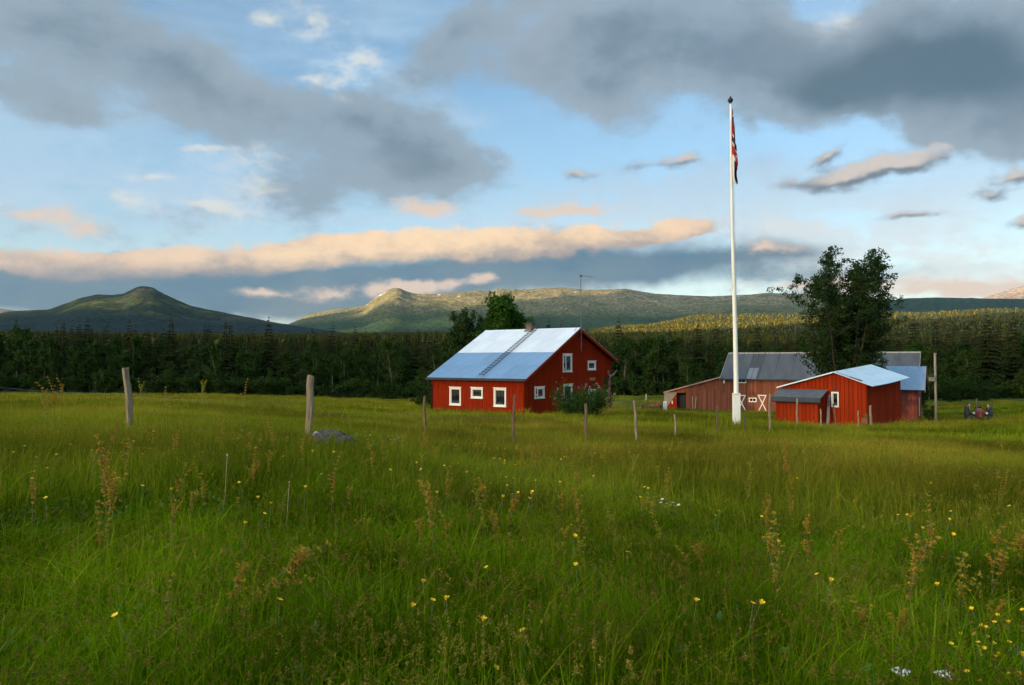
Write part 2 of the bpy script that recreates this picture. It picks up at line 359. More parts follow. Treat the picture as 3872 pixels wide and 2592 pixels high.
def tag(o, label=None, cat=None, group=None, kind=None):
    if label: o['label'] = label
    if cat: o['category'] = cat
    if group: o['group'] = group
    if kind: o['kind'] = kind
    return o
def empty(name, loc, rz=0.0):
    o = bpy.data.objects.new(name, None); COL.objects.link(o); o.location = loc; o.rotation_euler = (0, 0, rz)
    o.empty_display_size = .2; return o
def np_mesh(name, v, f, mats, tint=None, mi=None):
    """numpy arrays -> mesh; f is (n,3) or (n,4)"""
    me = bpy.data.meshes.new(name); v = np.asarray(v, np.float32); f = np.asarray(f, np.int32); k = f.shape[1]
    me.vertices.add(len(v)); me.vertices.foreach_set('co', v.ravel())
    me.loops.add(f.size); me.loops.foreach_set('vertex_index', f.ravel())
    me.polygons.add(len(f)); me.polygons.foreach_set('loop_start', np.arange(0, f.size, k, dtype=np.int32))
    for m in (mats if isinstance(mats, (list, tuple)) else [mats]): me.materials.append(m)
    if mi is not None: me.polygons.foreach_set('material_index', np.asarray(mi, np.int32))
    if tint is not None:
        a = me.attributes.new('tint', 'FLOAT', 'POINT'); a.data.foreach_set('value', np.asarray(tint, np.float32))
    me.update(calc_edges=True); me.validate(); return me
UNIT = {}
def unit_box(m):
    if m.name not in UNIT: UNIT[m.name] = MB().box(0, 1, 0, 1, 0, 1).mesh('piece_' + m.name, m)
    return UNIT[m.name]
def piece(name, m, parent, loc, size, rot=None):
    o = link(name, unit_box(m), parent); o.location = loc; o.scale = size
    if rot: o.rotation_euler = rot
    return o
def copy_tree(o, parent=None):
    c = o.copy(); COL.objects.link(c); c.parent = parent
    for ch in o.children: copy_tree(ch, c)
    return c

# ------------------------------------------------------------------ ground and terrain heights
def vnoise(x, y, seed=0):                       # smooth value noise, numpy
    x = np.asarray(x, float); y = np.asarray(y, float)
    xi = np.floor(x).astype(np.int64); yi = np.floor(y).astype(np.int64); xf = x - xi; yf = y - yi
    def h(a, b):
        n = (a * 374761393 + b * 668265263 + seed * 1442695041) & 0x7fffffff
        n = ((n ^ (n >> 13)) * 1274126177) & 0x7fffffff
        return ((n ^ (n >> 16)) & 0xffff) / 65535.0
    u = xf * xf * (3 - 2 * xf); w = yf * yf * (3 - 2 * yf)
    return (h(xi, yi) * (1 - u) + h(xi + 1, yi) * u) * (1 - w) + (h(xi, yi + 1) * (1 - u) + h(xi + 1, yi + 1) * u) * w
def fbm(x, y, oct=4, seed=0):
    s = 0; a = .5
    for i in range(oct): s = s + a * vnoise(x * 2**i, y * 2**i, seed + i * 17); a *= .5
    return s / (1 - .5**oct)

CTRL = []                                       # surveyed ground points (x, y, z)
def g_px(x, y, D, dz=0.0): p = at(x, y, D); CTRL.append((p.x, p.y, p.z + dz))
for p in [(0, 0, -.05), (-2.5, 3.5, 0), (0, 3.5, -.03), (2.5, 3.5, -.08), (-5, 8, .12), (0, 8, -.12), (5, 8, -.3), (-11, 11, .25), (11, 13, -.6), (0, 12, -.35), (16, 24, -1.3), (22, 32, -2.0)]: CTRL.append(p)
for a in [(505, 1652, 14.6), (1163, 1668, 15.2), (1610, 1692, 19.8), (1936, 1706, 18.6), (2222, 1700, 21.5), (2416, 1688, 23), (2707, 1672, 28), (2785, 1650, 30), (2910, 1640, 31)]: g_px(*a)
for a in [(3014, 1618, 42, -.1), (3295, 1622, 42, -.1), (3200, 1613, 46), (3400, 1612, 52), (3540, 1615, 50), (3700, 1616, 60), (3480, 1600, 66), (1987, 1584, 52), (1641, 1563, 57), (2317, 1545, 61), (2480, 1556, 92), (2733, 1556, 97), (3000, 1562, 92), (3420, 1562, 86),
          (0, 1555, 30), (500, 1552, 32), (1000, 1570, 34), (1400, 1590, 34), (0, 1510, 62), (700, 1516, 62), (1300, 1535, 62), (0, 1483, 128), (500, 1487, 128), (1000, 1496, 130), (1500, 1513, 135), (2000, 1512, 138), (2400, 1490, 138), (2700, 1500, 132), (3200, 1515, 122), (3600, 1513, 110), (3872, 1502, 106), (3872, 1600, 40), (3872, 1545, 70)]: g_px(*a)
CT = np.array(CTRL)
def _uv(X, Y):
    r = np.hypot(X, Y); azm = np.clip(np.arctan2(X, np.maximum(Y, 1e-3)), -.78, .78)
    w = np.clip(r / 4.0, 0, 1)                  # azimuth means little underfoot
    return azm * w * 1.7, np.log(r + 8.0)
CU = np.stack(_uv(CT[:, 0], CT[:, 1]), 1)
def _k(d): return np.sqrt(d * d + .02)
_A = _k(np.linalg.norm(CU[:, None] - CU[None], axis=2)); n_ = len(CT)
_S = np.zeros((n_ + 3, n_ + 3)); _S[:n_, :n_] = _A - np.eye(n_) * .06; _S[:n_, n_] = 1; _S[:n_, n_ + 1:] = CU; _S[n_:, :n_] = _S[:n_, n_:].T
_W = np.linalg.solve(_S, np.concatenate([CT[:, 2], [0, 0, 0]]))
FR = np.log(np.array([150, 250, 400, 800, 1500, 2400, 3400, 4200, 9000, 20000.]))
FC = np.array([0, 1000, 1500, 2100, 2400, 2700, 3000, 3450, 3872.])
FE = np.array([  # elevation of the bare ground in survey pixels above the level line, by column and range
    [-95, -50, 10, 62, 84, 92, 90, 60, 0, 0], [-105, -58, 4, 60, 82, 92, 92, 60, 0, 0], [-120, -66, 0, 62, 92, 104, 100, 60, 0, 0],
    [-118, -66, 0, 60, 90, 102, 102, 70, 0, 0], [-104, -62, 0, 50, 85, 118, 135, 100, 0, 0], [-104, -62, 0, 46, 84, 140, 176, 130, 0, 0],
    [-110, -62, 0, 44, 84, 142, 178, 140, 0, 0], [-112, -62, 0, 46, 88, 140, 182, 150, 0, 0], [-105, -58, 4, 56, 95, 150, 196, 160, 0, 0]])
def _far(X, Y):
    r = np.maximum(np.hypot(X, Y), 1.0); azm = np.clip(np.arctan2(X, np.where(np.abs(Y) < 1e-6, 1e-6, Y)), -.62, .62)
    col = np.clip(1936 + FOC * np.tan(azm), 0, 3872); lr = np.clip(np.log(r), FR[0], FR[-1])
    ci = np.clip(np.searchsorted(FC, col) - 1, 0, len(FC) - 2); ri = np.clip(np.searchsorted(FR, lr) - 1, 0, len(FR) - 2)
    a = (col - FC[ci]) / (FC[ci + 1] - FC[ci]); b = (lr - FR[ri]) / (FR[ri + 1] - FR[ri])
    a = a * a * (3 - 2 * a)
    e = (FE[ci, ri] * (1 - b) + FE[ci, ri + 1] * b) * (1 - a) + (FE[ci + 1, ri] * (1 - b) + FE[ci + 1, ri + 1] * b) * a
    z = EYE + e / FOC * r * np.cos(azm)
    z = z + (fbm(X / 420., Y / 420., 3, 5) - .5) * np.clip(r / 60., 0, 22) * np.clip((r - 300) / 500, 0, 1)
    return z
def ground_z(X, Y):
    X = np.asarray(X, float); Y = np.asarray(Y, float); sh = np.broadcast(X, Y).shape
    X = np.broadcast_to(X, sh).ravel(); Y = np.broadcast_to(Y, sh).ravel()
    u, v = _uv(X, Y); out = np.empty(len(X))
    for i in range(0, len(X), 20000):
        P = np.stack([u[i:i+20000], v[i:i+20000]], 1)
        K = _k(np.linalg.norm(P[:, None] - CU[None], axis=2))
        out[i:i+20000] = K @ _W[:n_] + _W[n_] + P @ _W[n_ + 1:]
    r = np.hypot(X, Y)
    out = out + (fbm(X / 2.3, Y / 2.3, 3, 2) - .5) * .16 * np.clip(r / 6, 0.3, 1)
    t = np.clip((np.log(np.maximum(r, 1)) - math.log(138)) / (math.log(200) - math.log(138)), 0, 1); t = t * t * (3 - 2 * t)
    return (out * (1 - t) + _far(X, Y) * t).reshape(sh)
def gz(x, y): return float(ground_z(np.array([x]), np.array([y]))[0])

def build_ground():
    azs = np.concatenate([np.linspace(-math.pi, -.9, 24, endpoint=False), np.linspace(-.9, .9, 240, endpoint=False), np.linspace(.9, math.pi, 24)])
    rs = np.concatenate([[0.0, .8], np.geomspace(1.5, 24000, 300)])
    A, RR = np.meshgrid(azs, rs); X = RR * np.sin(A); Y = RR * np.cos(A); Z = ground_z(X, Y)
    nr, na = X.shape; idx = np.arange(nr * na).reshape(nr, na)
    f = np.stack([idx[:-1, :-1], idx[:-1, 1:], idx[1:, 1:], idx[1:, :-1]], -1).reshape(-1, 4)[:, ::-1]
    m = bpy.data.materials.new('meadow_soil'); m.use_nodes = True; T = NT(m.node_tree)
    out = T.n('ShaderNodeOutputMaterial'); bs = T.n('ShaderNodeBsdfPrincipled'); T.t.links.new(bs.outputs[0], out.inputs[0])
    g = T.n('ShaderNodeNewGeometry'); p = g.outputs['Position']
    c = T.mix(T.step(T.noise(p, .12, 5, .6), .38, .66), (.040, .072, .006), (.085, .088, .010))
    c = T.mix(T.step(T.noise(p, 1.6, 5, .6), .4, .7), c, (.042, .070, .012))
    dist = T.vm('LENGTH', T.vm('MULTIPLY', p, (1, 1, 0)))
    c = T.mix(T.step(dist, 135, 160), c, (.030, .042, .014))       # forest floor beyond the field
    T.put(bs, 'Base Color', c); bs.inputs['Roughness'].default_value = .95; bs.inputs['Specular IOR Level'].default_value = .1
    o = link('ground', np_mesh('ground', np.stack([X, Y, Z], -1).reshape(-1, 3), f, m)); tag(o, kind='structure')
    return o
build_ground()
#@@TERRAIN
# ------------------------------------------------------------------ mountains
def mountain_mat(name, low, mid, high, z0, z1, rock_scale, snow=0.0, grass_patch=None):
    m = bpy.data.materials.new(name); m.use_nodes = True; T = NT(m.node_tree)
    out = T.n('ShaderNodeOutputMaterial'); bs = T.n('ShaderNodeBsdfPrincipled'); T.t.links.new(bs.outputs[0], out.inputs[0])
    g = T.n('ShaderNodeNewGeometry'); p = g.outputs['Position']; sp = T.n('ShaderNodeSeparateXYZ'); T.put(sp, 0, p)
    n = T.noise(p, rock_scale, 7, .68); nb = T.noise(p, rock_scale * .22, 5, .6); nf = T.noise(p, rock_scale * 6, 5, .7)
    h = T.m('ADD', sp.outputs[2], T.m('MULTIPLY', T.m('SUBTRACT', nb, .5), (z1 - z0) * 1.1))
    c = T.mix(T.step(h, z0, (z0 + z1) / 2), low, mid)
    c = T.mix(T.m('MULTIPLY', T.step(h, (z0 + z1) / 2 - (z1 - z0) * .2, z1), T.step(n, .30, .60)), c, high)
    c = T.vm('SCALE', c, scale=T.step(nf, .32, .68, .35, 1.75))
    if grass_patch: c = T.mix(T.m('MULTIPLY', T.step(n, .50, .66), T.step(h, z0, (z0 + z1) / 2)), c, grass_patch)
    if snow:
        ns = T.noise(T.vm('MULTIPLY', p, (1, 1, 2.2)), rock_scale * 1.3, 3, .5)
        c = T.mix(T.m('MULTIPLY', T.step(ns, snow, snow + .02), T.step(h, (z0 + z1) / 2, z1)), c, (.72, .72, .72))
    T.put(bs, 'Base Color', c); bs.inputs['Roughness'].default_value = .95; bs.inputs['Specular IOR Level'].default_value = .05
    bp = T.n('ShaderNodeBump'); bp.inputs['Strength'].default_value = .8; bp.inputs['Distance'].default_value = 30.0
    T.put(bp, 'Height', T.noise(p, rock_scale * 2.2, 8, .68)); T.t.links.new(bp.outputs[0], bs.inputs['Normal'])
    return m
def mountain(name, prof, r0, df, eb, m, shape=1.2, amp=.16, nsc=600., back=.18, na=360, nt=72, spur=None):
    px_ = np.array([p[0] for p in prof], float); py_ = np.array([p[1] for p in prof], float)
    cols = np.linspace(px_[0], px_[-1], na); top = HOR - np.interp(cols, px_, py_)
    k = np.array([.25, .5, .25]); tp = np.convolve(np.pad(top, 1, 'edge'), k, 'valid')
    azm = np.arctan((cols - 1936) / FOC)
    V = []
    ts = np.concatenate([np.linspace(0, 1, nt), 1 + np.linspace(.08, 1, 14)])
    for t in ts:
        if t <= 1:
            r = r0 * (1 - df * (1 - t)); e = eb + (tp - eb) * t**shape
            env = (t * (1 - t**4)) * 1.5
        else:
            r = r0 * (1 + back * (t - 1)); e = tp * (2 - t) + 0 * cols; env = (t - 1)
        rr = r / np.cos(azm) if False else r * np.ones_like(cols)
        X = rr * np.tan(azm); Y = rr + 0 * X
        nz = fbm(X / nsc, Y / nsc, 6, 31) - .5
        ridg = 1 - np.abs(2 * fbm(X / (nsc * 1.3) + 7, Y / (nsc * 1.3), 4, 77) - 1) * 2
        e2 = e + (nz * 1.1 + ridg * .30 - .2) * amp * np.maximum(tp - eb, 20) * env
        fine = (fbm(X / (nsc * .12), Y / (nsc * .12), 3, 9) - .5) * 3.0
        Z = EYE + (e2 + fine * np.clip(t, 0, 1)) / FOC * rr
        V.append(np.stack([X, Y, Z], -1))
    V = np.array(V); n0, n1 = V.shape[:2]; idx = np.arange(n0 * n1).reshape(n0, n1)
    f = np.stack([idx[:-1, :-1], idx[:-1, 1:], idx[1:, 1:], idx[1:, :-1]], -1).reshape(-1, 4)
    me = np_mesh(name, V.reshape(-1, 3), f, m); me.polygons.foreach_set('use_smooth', [True] * len(me.polygons))
    o = link(name, me); tag(o, kind='structure'); return o
M_MT1 = mountain_mat('round_mountain_ground', (.008, .018, .016), (.024, .034, .014), (.034, .035, .037), 200, 480, .007, grass_patch=(.085, .095, .016))
M_MT2 = mountain_mat('ridge_ground', (.024, .046, .020), (.078, .084, .036), (.190, .155, .088), 260, 560, .0060, snow=.70)
M_MT3 = mountain_mat('dark_hill_ground', (.020, .040, .026), (.030, .055, .034), (.05, .06, .045), 380, 700, .005)
M_MT4 = mountain_mat('snow_mountain_ground', (.13, .11, .095), (.26, .20, .15), (.28, .22, .17), 900, 1300, .003, snow=.60)
mountain('round_mountain', [(-420, 1262), (-200, 1215), (0, 1184), (64, 1176), (183, 1171), (240, 1150), (299, 1128), (363, 1114), (418, 1116), (461, 1112), (495, 1096), (516, 1085), (538, 1082), (576, 1088), (606, 1105), (661, 1132), (725, 1159), (853, 1183), (939, 1200), (1000, 1213), (1120, 1232), (1260, 1252), (1400, 1275)], 5000, .42, 70, M_MT1, 1.05, .34, 420.)
mountain('low_shoulder', [(1060, 1262), (1120, 1212), (1154, 1197), (1171, 1187), (1239, 1174), (1316, 1163), (1376, 1158), (1500, 1156), (1600, 1175)], 8600, .25, 60, M_MT2, 1.1, .14, 700., na=120)
mountain('long_ridge', [(1020, 1262), (1085, 1228), (1119, 1214), (1154, 1204), (1239, 1190), (1316, 1178), (1376, 1160), (1410, 1132), (1440, 1113), (1461, 1098), (1480, 1091), (1500, 1089), (1516, 1092), (1533, 1101), (1568, 1111), (1640, 1113), (1726, 1107), (1802, 1097), (1854, 1100), (1888, 1092), (2000, 1094), (2126, 1086), (2197, 1095), (2252, 1097), (2363, 1092), (2472, 1110), (2560, 1116), (2684, 1121), (2843, 1114), (2897, 1108), (3020, 1112), (3200, 1122), (3400, 1140), (3700, 1180)], 7400, .40, 70, M_MT2, 1.0, .26, 520., na=520)
mountain('dark_hill', [(3180, 1180), (3300, 1148), (3381, 1136), (3406, 1129), (3535, 1125), (3688, 1128), (3771, 1130), (3872, 1131), (4100, 1128), (4400, 1150)], 6200, .3, 120, M_MT3, .9, .1, 500., na=200)
mountain('snow_mountain', [(3640, 1150), (3740, 1122), (3792, 1104), (3840, 1090), (3872, 1081), (3960, 1060), (4080, 1072), (4300, 1120)], 13000, .25, 100, M_MT4, 1.0, .16, 1200., na=120)
mountain('far_moor', [(-400, 1150), (-150, 1158), (0, 1168), (70, 1176), (180, 1190)], 11000, .2, 100, M_MT4, 1.0, .1, 900., na=80, nt=30)

# ------------------------------------------------------------------ added sun blocker, unseen behind left: cloud-like slab, gaps cut for sunlit slopes
LIT = [  # sunlit places on the far slopes: (x, y, range, radius in metres)
    (510, 1140, 4800, 50), (525, 1155, 4720, 55), (495, 1150, 4750, 40), (545, 1150, 4750, 36), (780, 1178, 4900, 60), (860, 1192, 4900, 60), (720, 1170, 4850, 30), 
    (1190, 1182, 8500, 260), (1260, 1172, 8500, 260), (1340, 1163, 8500, 260), (1470, 1108, 7350, 200), (1440, 1125, 7300, 160), (1500, 1100, 7400, 160), (1450, 1145, 7100, 160),
    (1720, 1112, 7350, 160), (1900, 1100, 7350, 260), (2000, 1098, 7350, 280), (2100, 1095, 7350, 280), (2200, 1102, 7350, 220), (2300, 1105, 7350, 120), (1600, 1130, 7100, 130), (1750, 1140, 6900, 150), (1900, 1150, 6800, 120),
    (1240, 1232, 5200, 170), (1330, 1228, 5300, 190), (1430, 1225, 5300, 170), (1530, 1215, 5400, 130),
    (2420, 1246, 2200, 90), (2550, 1242, 2250, 110), (2700, 1236, 2300, 120), (2850, 1232, 2350, 120), (2990, 1230, 2400, 110), (3450, 1200, 2800, 90), (3600, 1195, 2850, 90), (3750, 1190, 2850, 90), (2360, 1225, 2700, 120), (2480, 1212, 2900, 150), (2600, 1200, 3100, 180), (2750, 1192, 3200, 190), (2900, 1190, 3250, 190), (3050, 1190, 3250, 190), (3250, 1188, 3250, 190), (3420, 1178, 3300, 190), (3560, 1172, 3300, 190), (3700, 1168, 3350, 200), (3850, 1160, 3350, 200), (4000, 1160, 3350, 200),
    (2550, 1185, 3600, 160), (2750, 1178, 3700, 160), (3420, 1160, 3500, 130), (3860, 1088, 12800, 300), (10, 1172, 10900, 300), (60, 1176, 10900, 200)]
BLOCKER_THIN = .33                               # share of light each of its two faces lets straight through
def build_cloud_bank():
    d = SUN.normalized(); a = Vector((0, 0, 1)).cross(d).normalized(); b = d.cross(a)
    lit = [(at(x, y, r).dot(a), at(x, y, r).dot(b), rad) for (x, y, r, rad) in LIT]
    ext = [at(x, y, r) for x in (-300, 4200) for y in (1366, 1080) for r in (10, 4000, 8000)] + [Vector((0, 0, 0))]
    p0 = min(e.dot(a) for e in ext) - 900; p1 = max(e.dot(a) for e in ext) + 900
    q0 = min(e.dot(b) for e in ext) - 500; q1 = max(e.dot(b) for e in ext) + 900
    stp = 80.0; ps = np.arange(p0, p1, stp); qs = np.arange(q0, q1, stp); P, Q = np.meshgrid(ps, qs, indexing='ij')
    gap = np.full(P.shape, 1e9)
    for lp, lq, lr in lit: gap = np.minimum(gap, np.hypot(P - lp, Q - lq) - lr)
    gap = gap + (fbm(P / 300., Q / 300., 3, 12) - .5) * 120
    edge = np.minimum(np.minimum(P - p0, p1 - stp - P), np.minimum(Q - q0, q1 - stp - Q)) + 1
    t = np.clip(np.minimum(gap, edge) / 260., 0, 1); t = t * (2 - t)
    th = t * (160 + 420 * fbm(P / 700., Q / 700., 4, 44)) + 2.0          # billowing body, thinning out to nothing round the gaps
    cen = 7000 + 500 * (fbm(P / 1500., Q / 1500., 3, 61) - .5)
    base = P[..., None] * np.array(a) + Q[..., None] * np.array(b)
    fr = base + (cen + th)[..., None] * np.array(d); bk = base + (cen - th * .6)[..., None] * np.array(d)
    ok = gap > 0; n0, n1 = P.shape; idx = np.arange(n0 * n1).reshape(n0, n1)
    cell = ok[:-1, :-1] & ok[1:, :-1] & ok[1:, 1:] & ok[:-1, 1:]
    f = np.stack([idx[:-1, :-1], idx[1:, :-1], idx[1:, 1:], idx[:-1, 1:]], -1)[cell]
    V = [fr.reshape(-1, 3), bk.reshape(-1, 3)]; F = [f, f[:, ::-1] + n0 * n1]
    m = bpy.data.materials.new('sun_blocker_vapour'); m.use_nodes = True; T = NT(m.node_tree)
    out = T.n('ShaderNodeOutputMaterial'); df = T.n('ShaderNodeBsdfDiffuse'); tr = T.n('ShaderNodeBsdfTranslucent'); mx = T.n('ShaderNodeMixShader')
    df.inputs[0].default_value = tr.inputs[0].default_value = (.88, .88, .9, 1); mx.inputs[0].default_value = .6
    tp = T.n('ShaderNodeBsdfTransparent'); m2 = T.n('ShaderNodeMixShader'); m2.inputs[0].default_value = BLOCKER_THIN
    T.t.links.new(df.outputs[0], mx.inputs[1]); T.t.links.new(tr.outputs[0], mx.inputs[2]); T.t.links.new(mx.outputs[0], m2.inputs[1]); T.t.links.new(tp.outputs[0], m2.inputs[2]); T.t.links.new(m2.outputs[0], out.inputs[0])
    me = np_mesh('cloud_bank', np.concatenate(V), np.concatenate(F), m); me.polygons.foreach_set('use_smooth', [True] * len(me.polygons))
    tag(link('cloud_bank', me), 'unseen cloud-like slab added to block the low sun, with gaps for sunlit slopes', 'cloud', kind='stuff')
build_cloud_bank()
#@@FOREST
# ------------------------------------------------------------------ trees
M_LEAF_BIRCH = foliage('birch_leaves', ((.016, .042, .006), (.042, .078, .010), (.030, .042, .008)), .25, gloss=.012)
M_NEEDLE = foliage('spruce_needles', ((.010, .020, .006), (.028, .034, .008), (.038, .032, .010)), .12, gloss=.01)
M_LEAF_ROWAN = foliage('rowan_leaves', ((.016, .040, .006), (.036, .064, .010), (.030, .048, .008)), .30, gloss=.02)
M_LEAF_WILLOW = foliage('willow_leaves', ((.022, .075, .006), (.050, .115, .010), (.040, .095, .010)), .30, gloss=.015)
M_LEAF_BUSH = foliage('lilac_leaves', ((.020, .060, .008), (.045, .095, .012), (.035, .070, .010)), .25, gloss=.015)
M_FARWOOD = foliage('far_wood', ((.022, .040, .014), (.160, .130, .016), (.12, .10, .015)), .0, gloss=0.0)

def quads(centers, size, rng, aspect=.6, droop=0.0, up=.0):
    """leaf faces: a small random rectangle (bent kite) at every centre"""
    n = len(centers); c = np.asarray(centers)
    a = rng.normal(size=(n, 3)); a[:, 2] -= droop; a /= np.linalg.norm(a, axis=1, keepdims=True)
    b = rng.normal(size=(n, 3)); b[:, 2] += up; b -= (b * a).sum(1, keepdims=True) * a; b /= np.linalg.norm(b, axis=1, keepdims=True)
    s = (np.asarray(size) * rng.uniform(.6, 1.3, n))[:, None]
    nrm = np.cross(a, b)
    V = np.stack([c - a * s * .5, c + b * s * aspect * .5 + nrm * s * .08, c + a * s * .5, c - b * s * aspect * .5 + nrm * s * .08], 1).reshape(-1, 3)
    return V, np.arange(4 * n).reshape(n, 4)

def limb(mb, p, d, length, r0, r1, rng, n=6, sides=5, wob=.08, grav=0.0):
    pts = [np.array(p, float)]; d = np.array(d, float) / np.linalg.norm(d)
    for i in range(n):
        d = d + rng.normal(size=3) * wob + np.array([0, 0, grav]); d /= np.linalg.norm(d)
        pts.append(pts[-1] + d * length / n)
    mb.tube([Vector(q) for q in pts], list(np.linspace(r0, r1, n + 1)), sides, cap=False)
    return np.array(pts), d

def broadleaf(seed, H, W, leaf, nleaf, stems=1, bark=M_BIRCH, leafm=M_LEAF_BIRCH, crown0=.22, spread=.55, shape='oval', clump=.55, sub=10, gap=0.0, r0=None):
    """returns (trunk mesh, crown mesh) of a broadleaf tree of height H and crown width W"""
    rng = np.random.default_rng(seed); mb = MB(); cl = []
    for s in range(stems):
        ang = 2 * math.pi * s / max(stems, 1) + rng.uniform(-.4, .4); out = (0 if stems == 1 else rng.uniform(.10, .30) * W / H * 1.6)
        hs = H * (rng.uniform(.76, 1.0) if s else .98)
        rad = r0 or (.012 * H * (1 if stems == 1 else .75))
        pts, _ = limb(mb, (math.cos(ang) * .12 * (stems > 1), math.sin(ang) * .12 * (stems > 1), -.3), (math.cos(ang) * out, math.sin(ang) * out, 1), hs + .2, rad, rad * .12, rng, 12, 7, .035, .01)
        nb = sub if stems > 1 else sub * 2
        for k in range(nb):
            t = crown0 + (1 - crown0) * (k + rng.uniform(0, 1)) / nb; t = min(t, .97)
            i = t * 12; i0 = int(i); p = pts[i0] + (pts[min(i0 + 1, 12)] - pts[i0]) * (i - i0)
            if shape == 'oval': ww = math.sin(math.pi * min(1, max(.12, (t - crown0 * .6) / (1.04 - crown0 * .6)))) ** .6
            elif shape == 'fan': ww = .55 + .45 * math.sin(math.pi * min(1, t * .95))
            else: ww = 1.0 - t * .75
            L = W * .5 * ww * rng.uniform(.6, 1.05) * (1 if stems == 1 else .62)
            a = rng.uniform(0, 2 * math.pi); d = (math.cos(a), math.sin(a), rng.uniform(.35, 1.0) * (1.0 if shape != 'fan' else 1.5))
            bp, bd = limb(mb, p, d, L, rad * .35 * (1.1 - t), rad * .06, rng, 5, 4, .10, .03)
            for q in range(2, 6):
                cl.append((bp[q], clump * (1.15 - .12 * q)))
                if rng.uniform() < .6:
                    tp, _ = limb(mb, bp[q], bd + rng.normal(size=3) * .8, L * .35, rad * .10, rad * .04, rng, 3, 3, .15)
                    cl.append((tp[-1], clump * .8))
        cl.append((pts[-1], clump * .6)); cl.append((pts[-2], clump * .7))
    cl = [c for c in cl if rng.uniform() > gap]
    C = np.array([c[0] for c in cl]); Rr = np.array([c[1] for c in cl])
    pick = rng.integers(0, len(C), nleaf); o = rng.normal(size=(nleaf, 3)); o /= np.linalg.norm(o, axis=1, keepdims=True)
    pos = C[pick] + o * (Rr[pick] * rng.uniform(.15, 1.0, nleaf) ** .6)[:, None] * np.array([1, 1, .8])
    V, F = quads(pos, leaf, rng, .62, .3)
    tint = np.repeat(np.clip(rng.normal(.5, .25, nleaf) * .6 + rng.uniform(0, 1, len(C))[pick] * .4, 0, 1), 4)
    return mb.mesh('trunk', bark, True), np_mesh('crown', V, F, leafm, tint)

def spruce(seed, H, W, dens=1.0):
    rng = np.random.default_rng(seed); mb = MB()
    mb.tube([(0, 0, -.3), (0.03, 0, H * .5), (0, 0.02, H)], [.013 * H, .008 * H, .01], 7, cap=False)
    V = []; T = []; nl = int(26 * dens)
    for i in range(nl):
        t = (i + rng.uniform(-.3, .3)) / nl; z = H * (.06 + .94 * t)
        L = W * .5 * (1 - t) ** .85 * rng.uniform(.8, 1.15) + .10 * (1 - t) + .015
        k = max(5, int(11 * (1 - t) + 4))
        for j in range(k):
            if rng.uniform() < .12: continue
            a = 2 * math.pi * (j + rng.uniform(-.3, .3)) / k + i * 1.3; l = L * rng.uniform(.65, 1.12)
            dr = -(.28 + .25 * (1 - t)) * l; d = np.array([math.cos(a), math.sin(a), 0]); sd = np.array([-math.sin(a), math.cos(a), 0])
            p0 = np.array([0, 0, z]); p1 = p0 + d * l * .55 + np.array([0, 0, dr * .55]); p2 = p0 + d * l + np.array([0, 0, dr * .75])
            w = .20 * l + .06
            for (q0, q1, w0, w1) in ((p0, p1, w * .35, w), (p1, p2, w, .03)):
                dz = np.array([0, 0, -.5 * w])
                V += [q0 - sd * w0 + dz * .4, q1 - sd * w1 + dz, q1, q0]; V += [q0, q1, q1 + sd * w1 + dz, q0 + sd * w0 + dz * .4]
            hang = np.array([0, 0, -.9 * w - .08]); V += [p0 * .6 + p1 * .4, p2, p2 + hang * .5, p0 * .6 + p1 * .4 + hang]
            T += [float(np.clip(rng.normal(.5, .28), 0, 1))] * 20
    V = np.array(V); F = np.arange(len(V)).reshape(-1, 4)
    return mb.mesh('trunk', M_SPRBARK, True), np_mesh('crown', V, F, M_NEEDLE, T)

BIRCH = [broadleaf(100 + i, 9.0, W, .34, 2600, 1, M_BIRCH, M_LEAF_BIRCH, c0, shape='oval', clump=.75) for i, (W, c0) in enumerate([(5.0, .05), (4.2, .10), (5.6, .04), (3.8, .14), (4.8, .03)])]
SPRUCE = [spruce(200 + i, 12.0, W) for i, W in enumerate([3.6, 4.2, 3.0, 4.8])]
EDGE_X = np.array([-600, 0, 500, 1000, 1500, 2000, 2400, 2650, 3000, 3400, 3600, 3872, 4400.]); EDGE_R = np.array([126, 128, 129, 131, 136, 140, 139, 133, 126, 118, 111, 107, 104.])
def edge_r(col): return np.interp(col, EDGE_X, EDGE_R)
def plant_tree(name, meshes, loc, h, wid, rz, label, group=None, cat='tree', lean=(0, 0)):
    o = empty(name, loc); o.scale = (wid, wid, h); o.rotation_euler = (lean[0], lean[1], rz)
    tag(o, label, cat, group)
    link('trunk', meshes[0], o); link('crown', meshes[1], o)
    return o
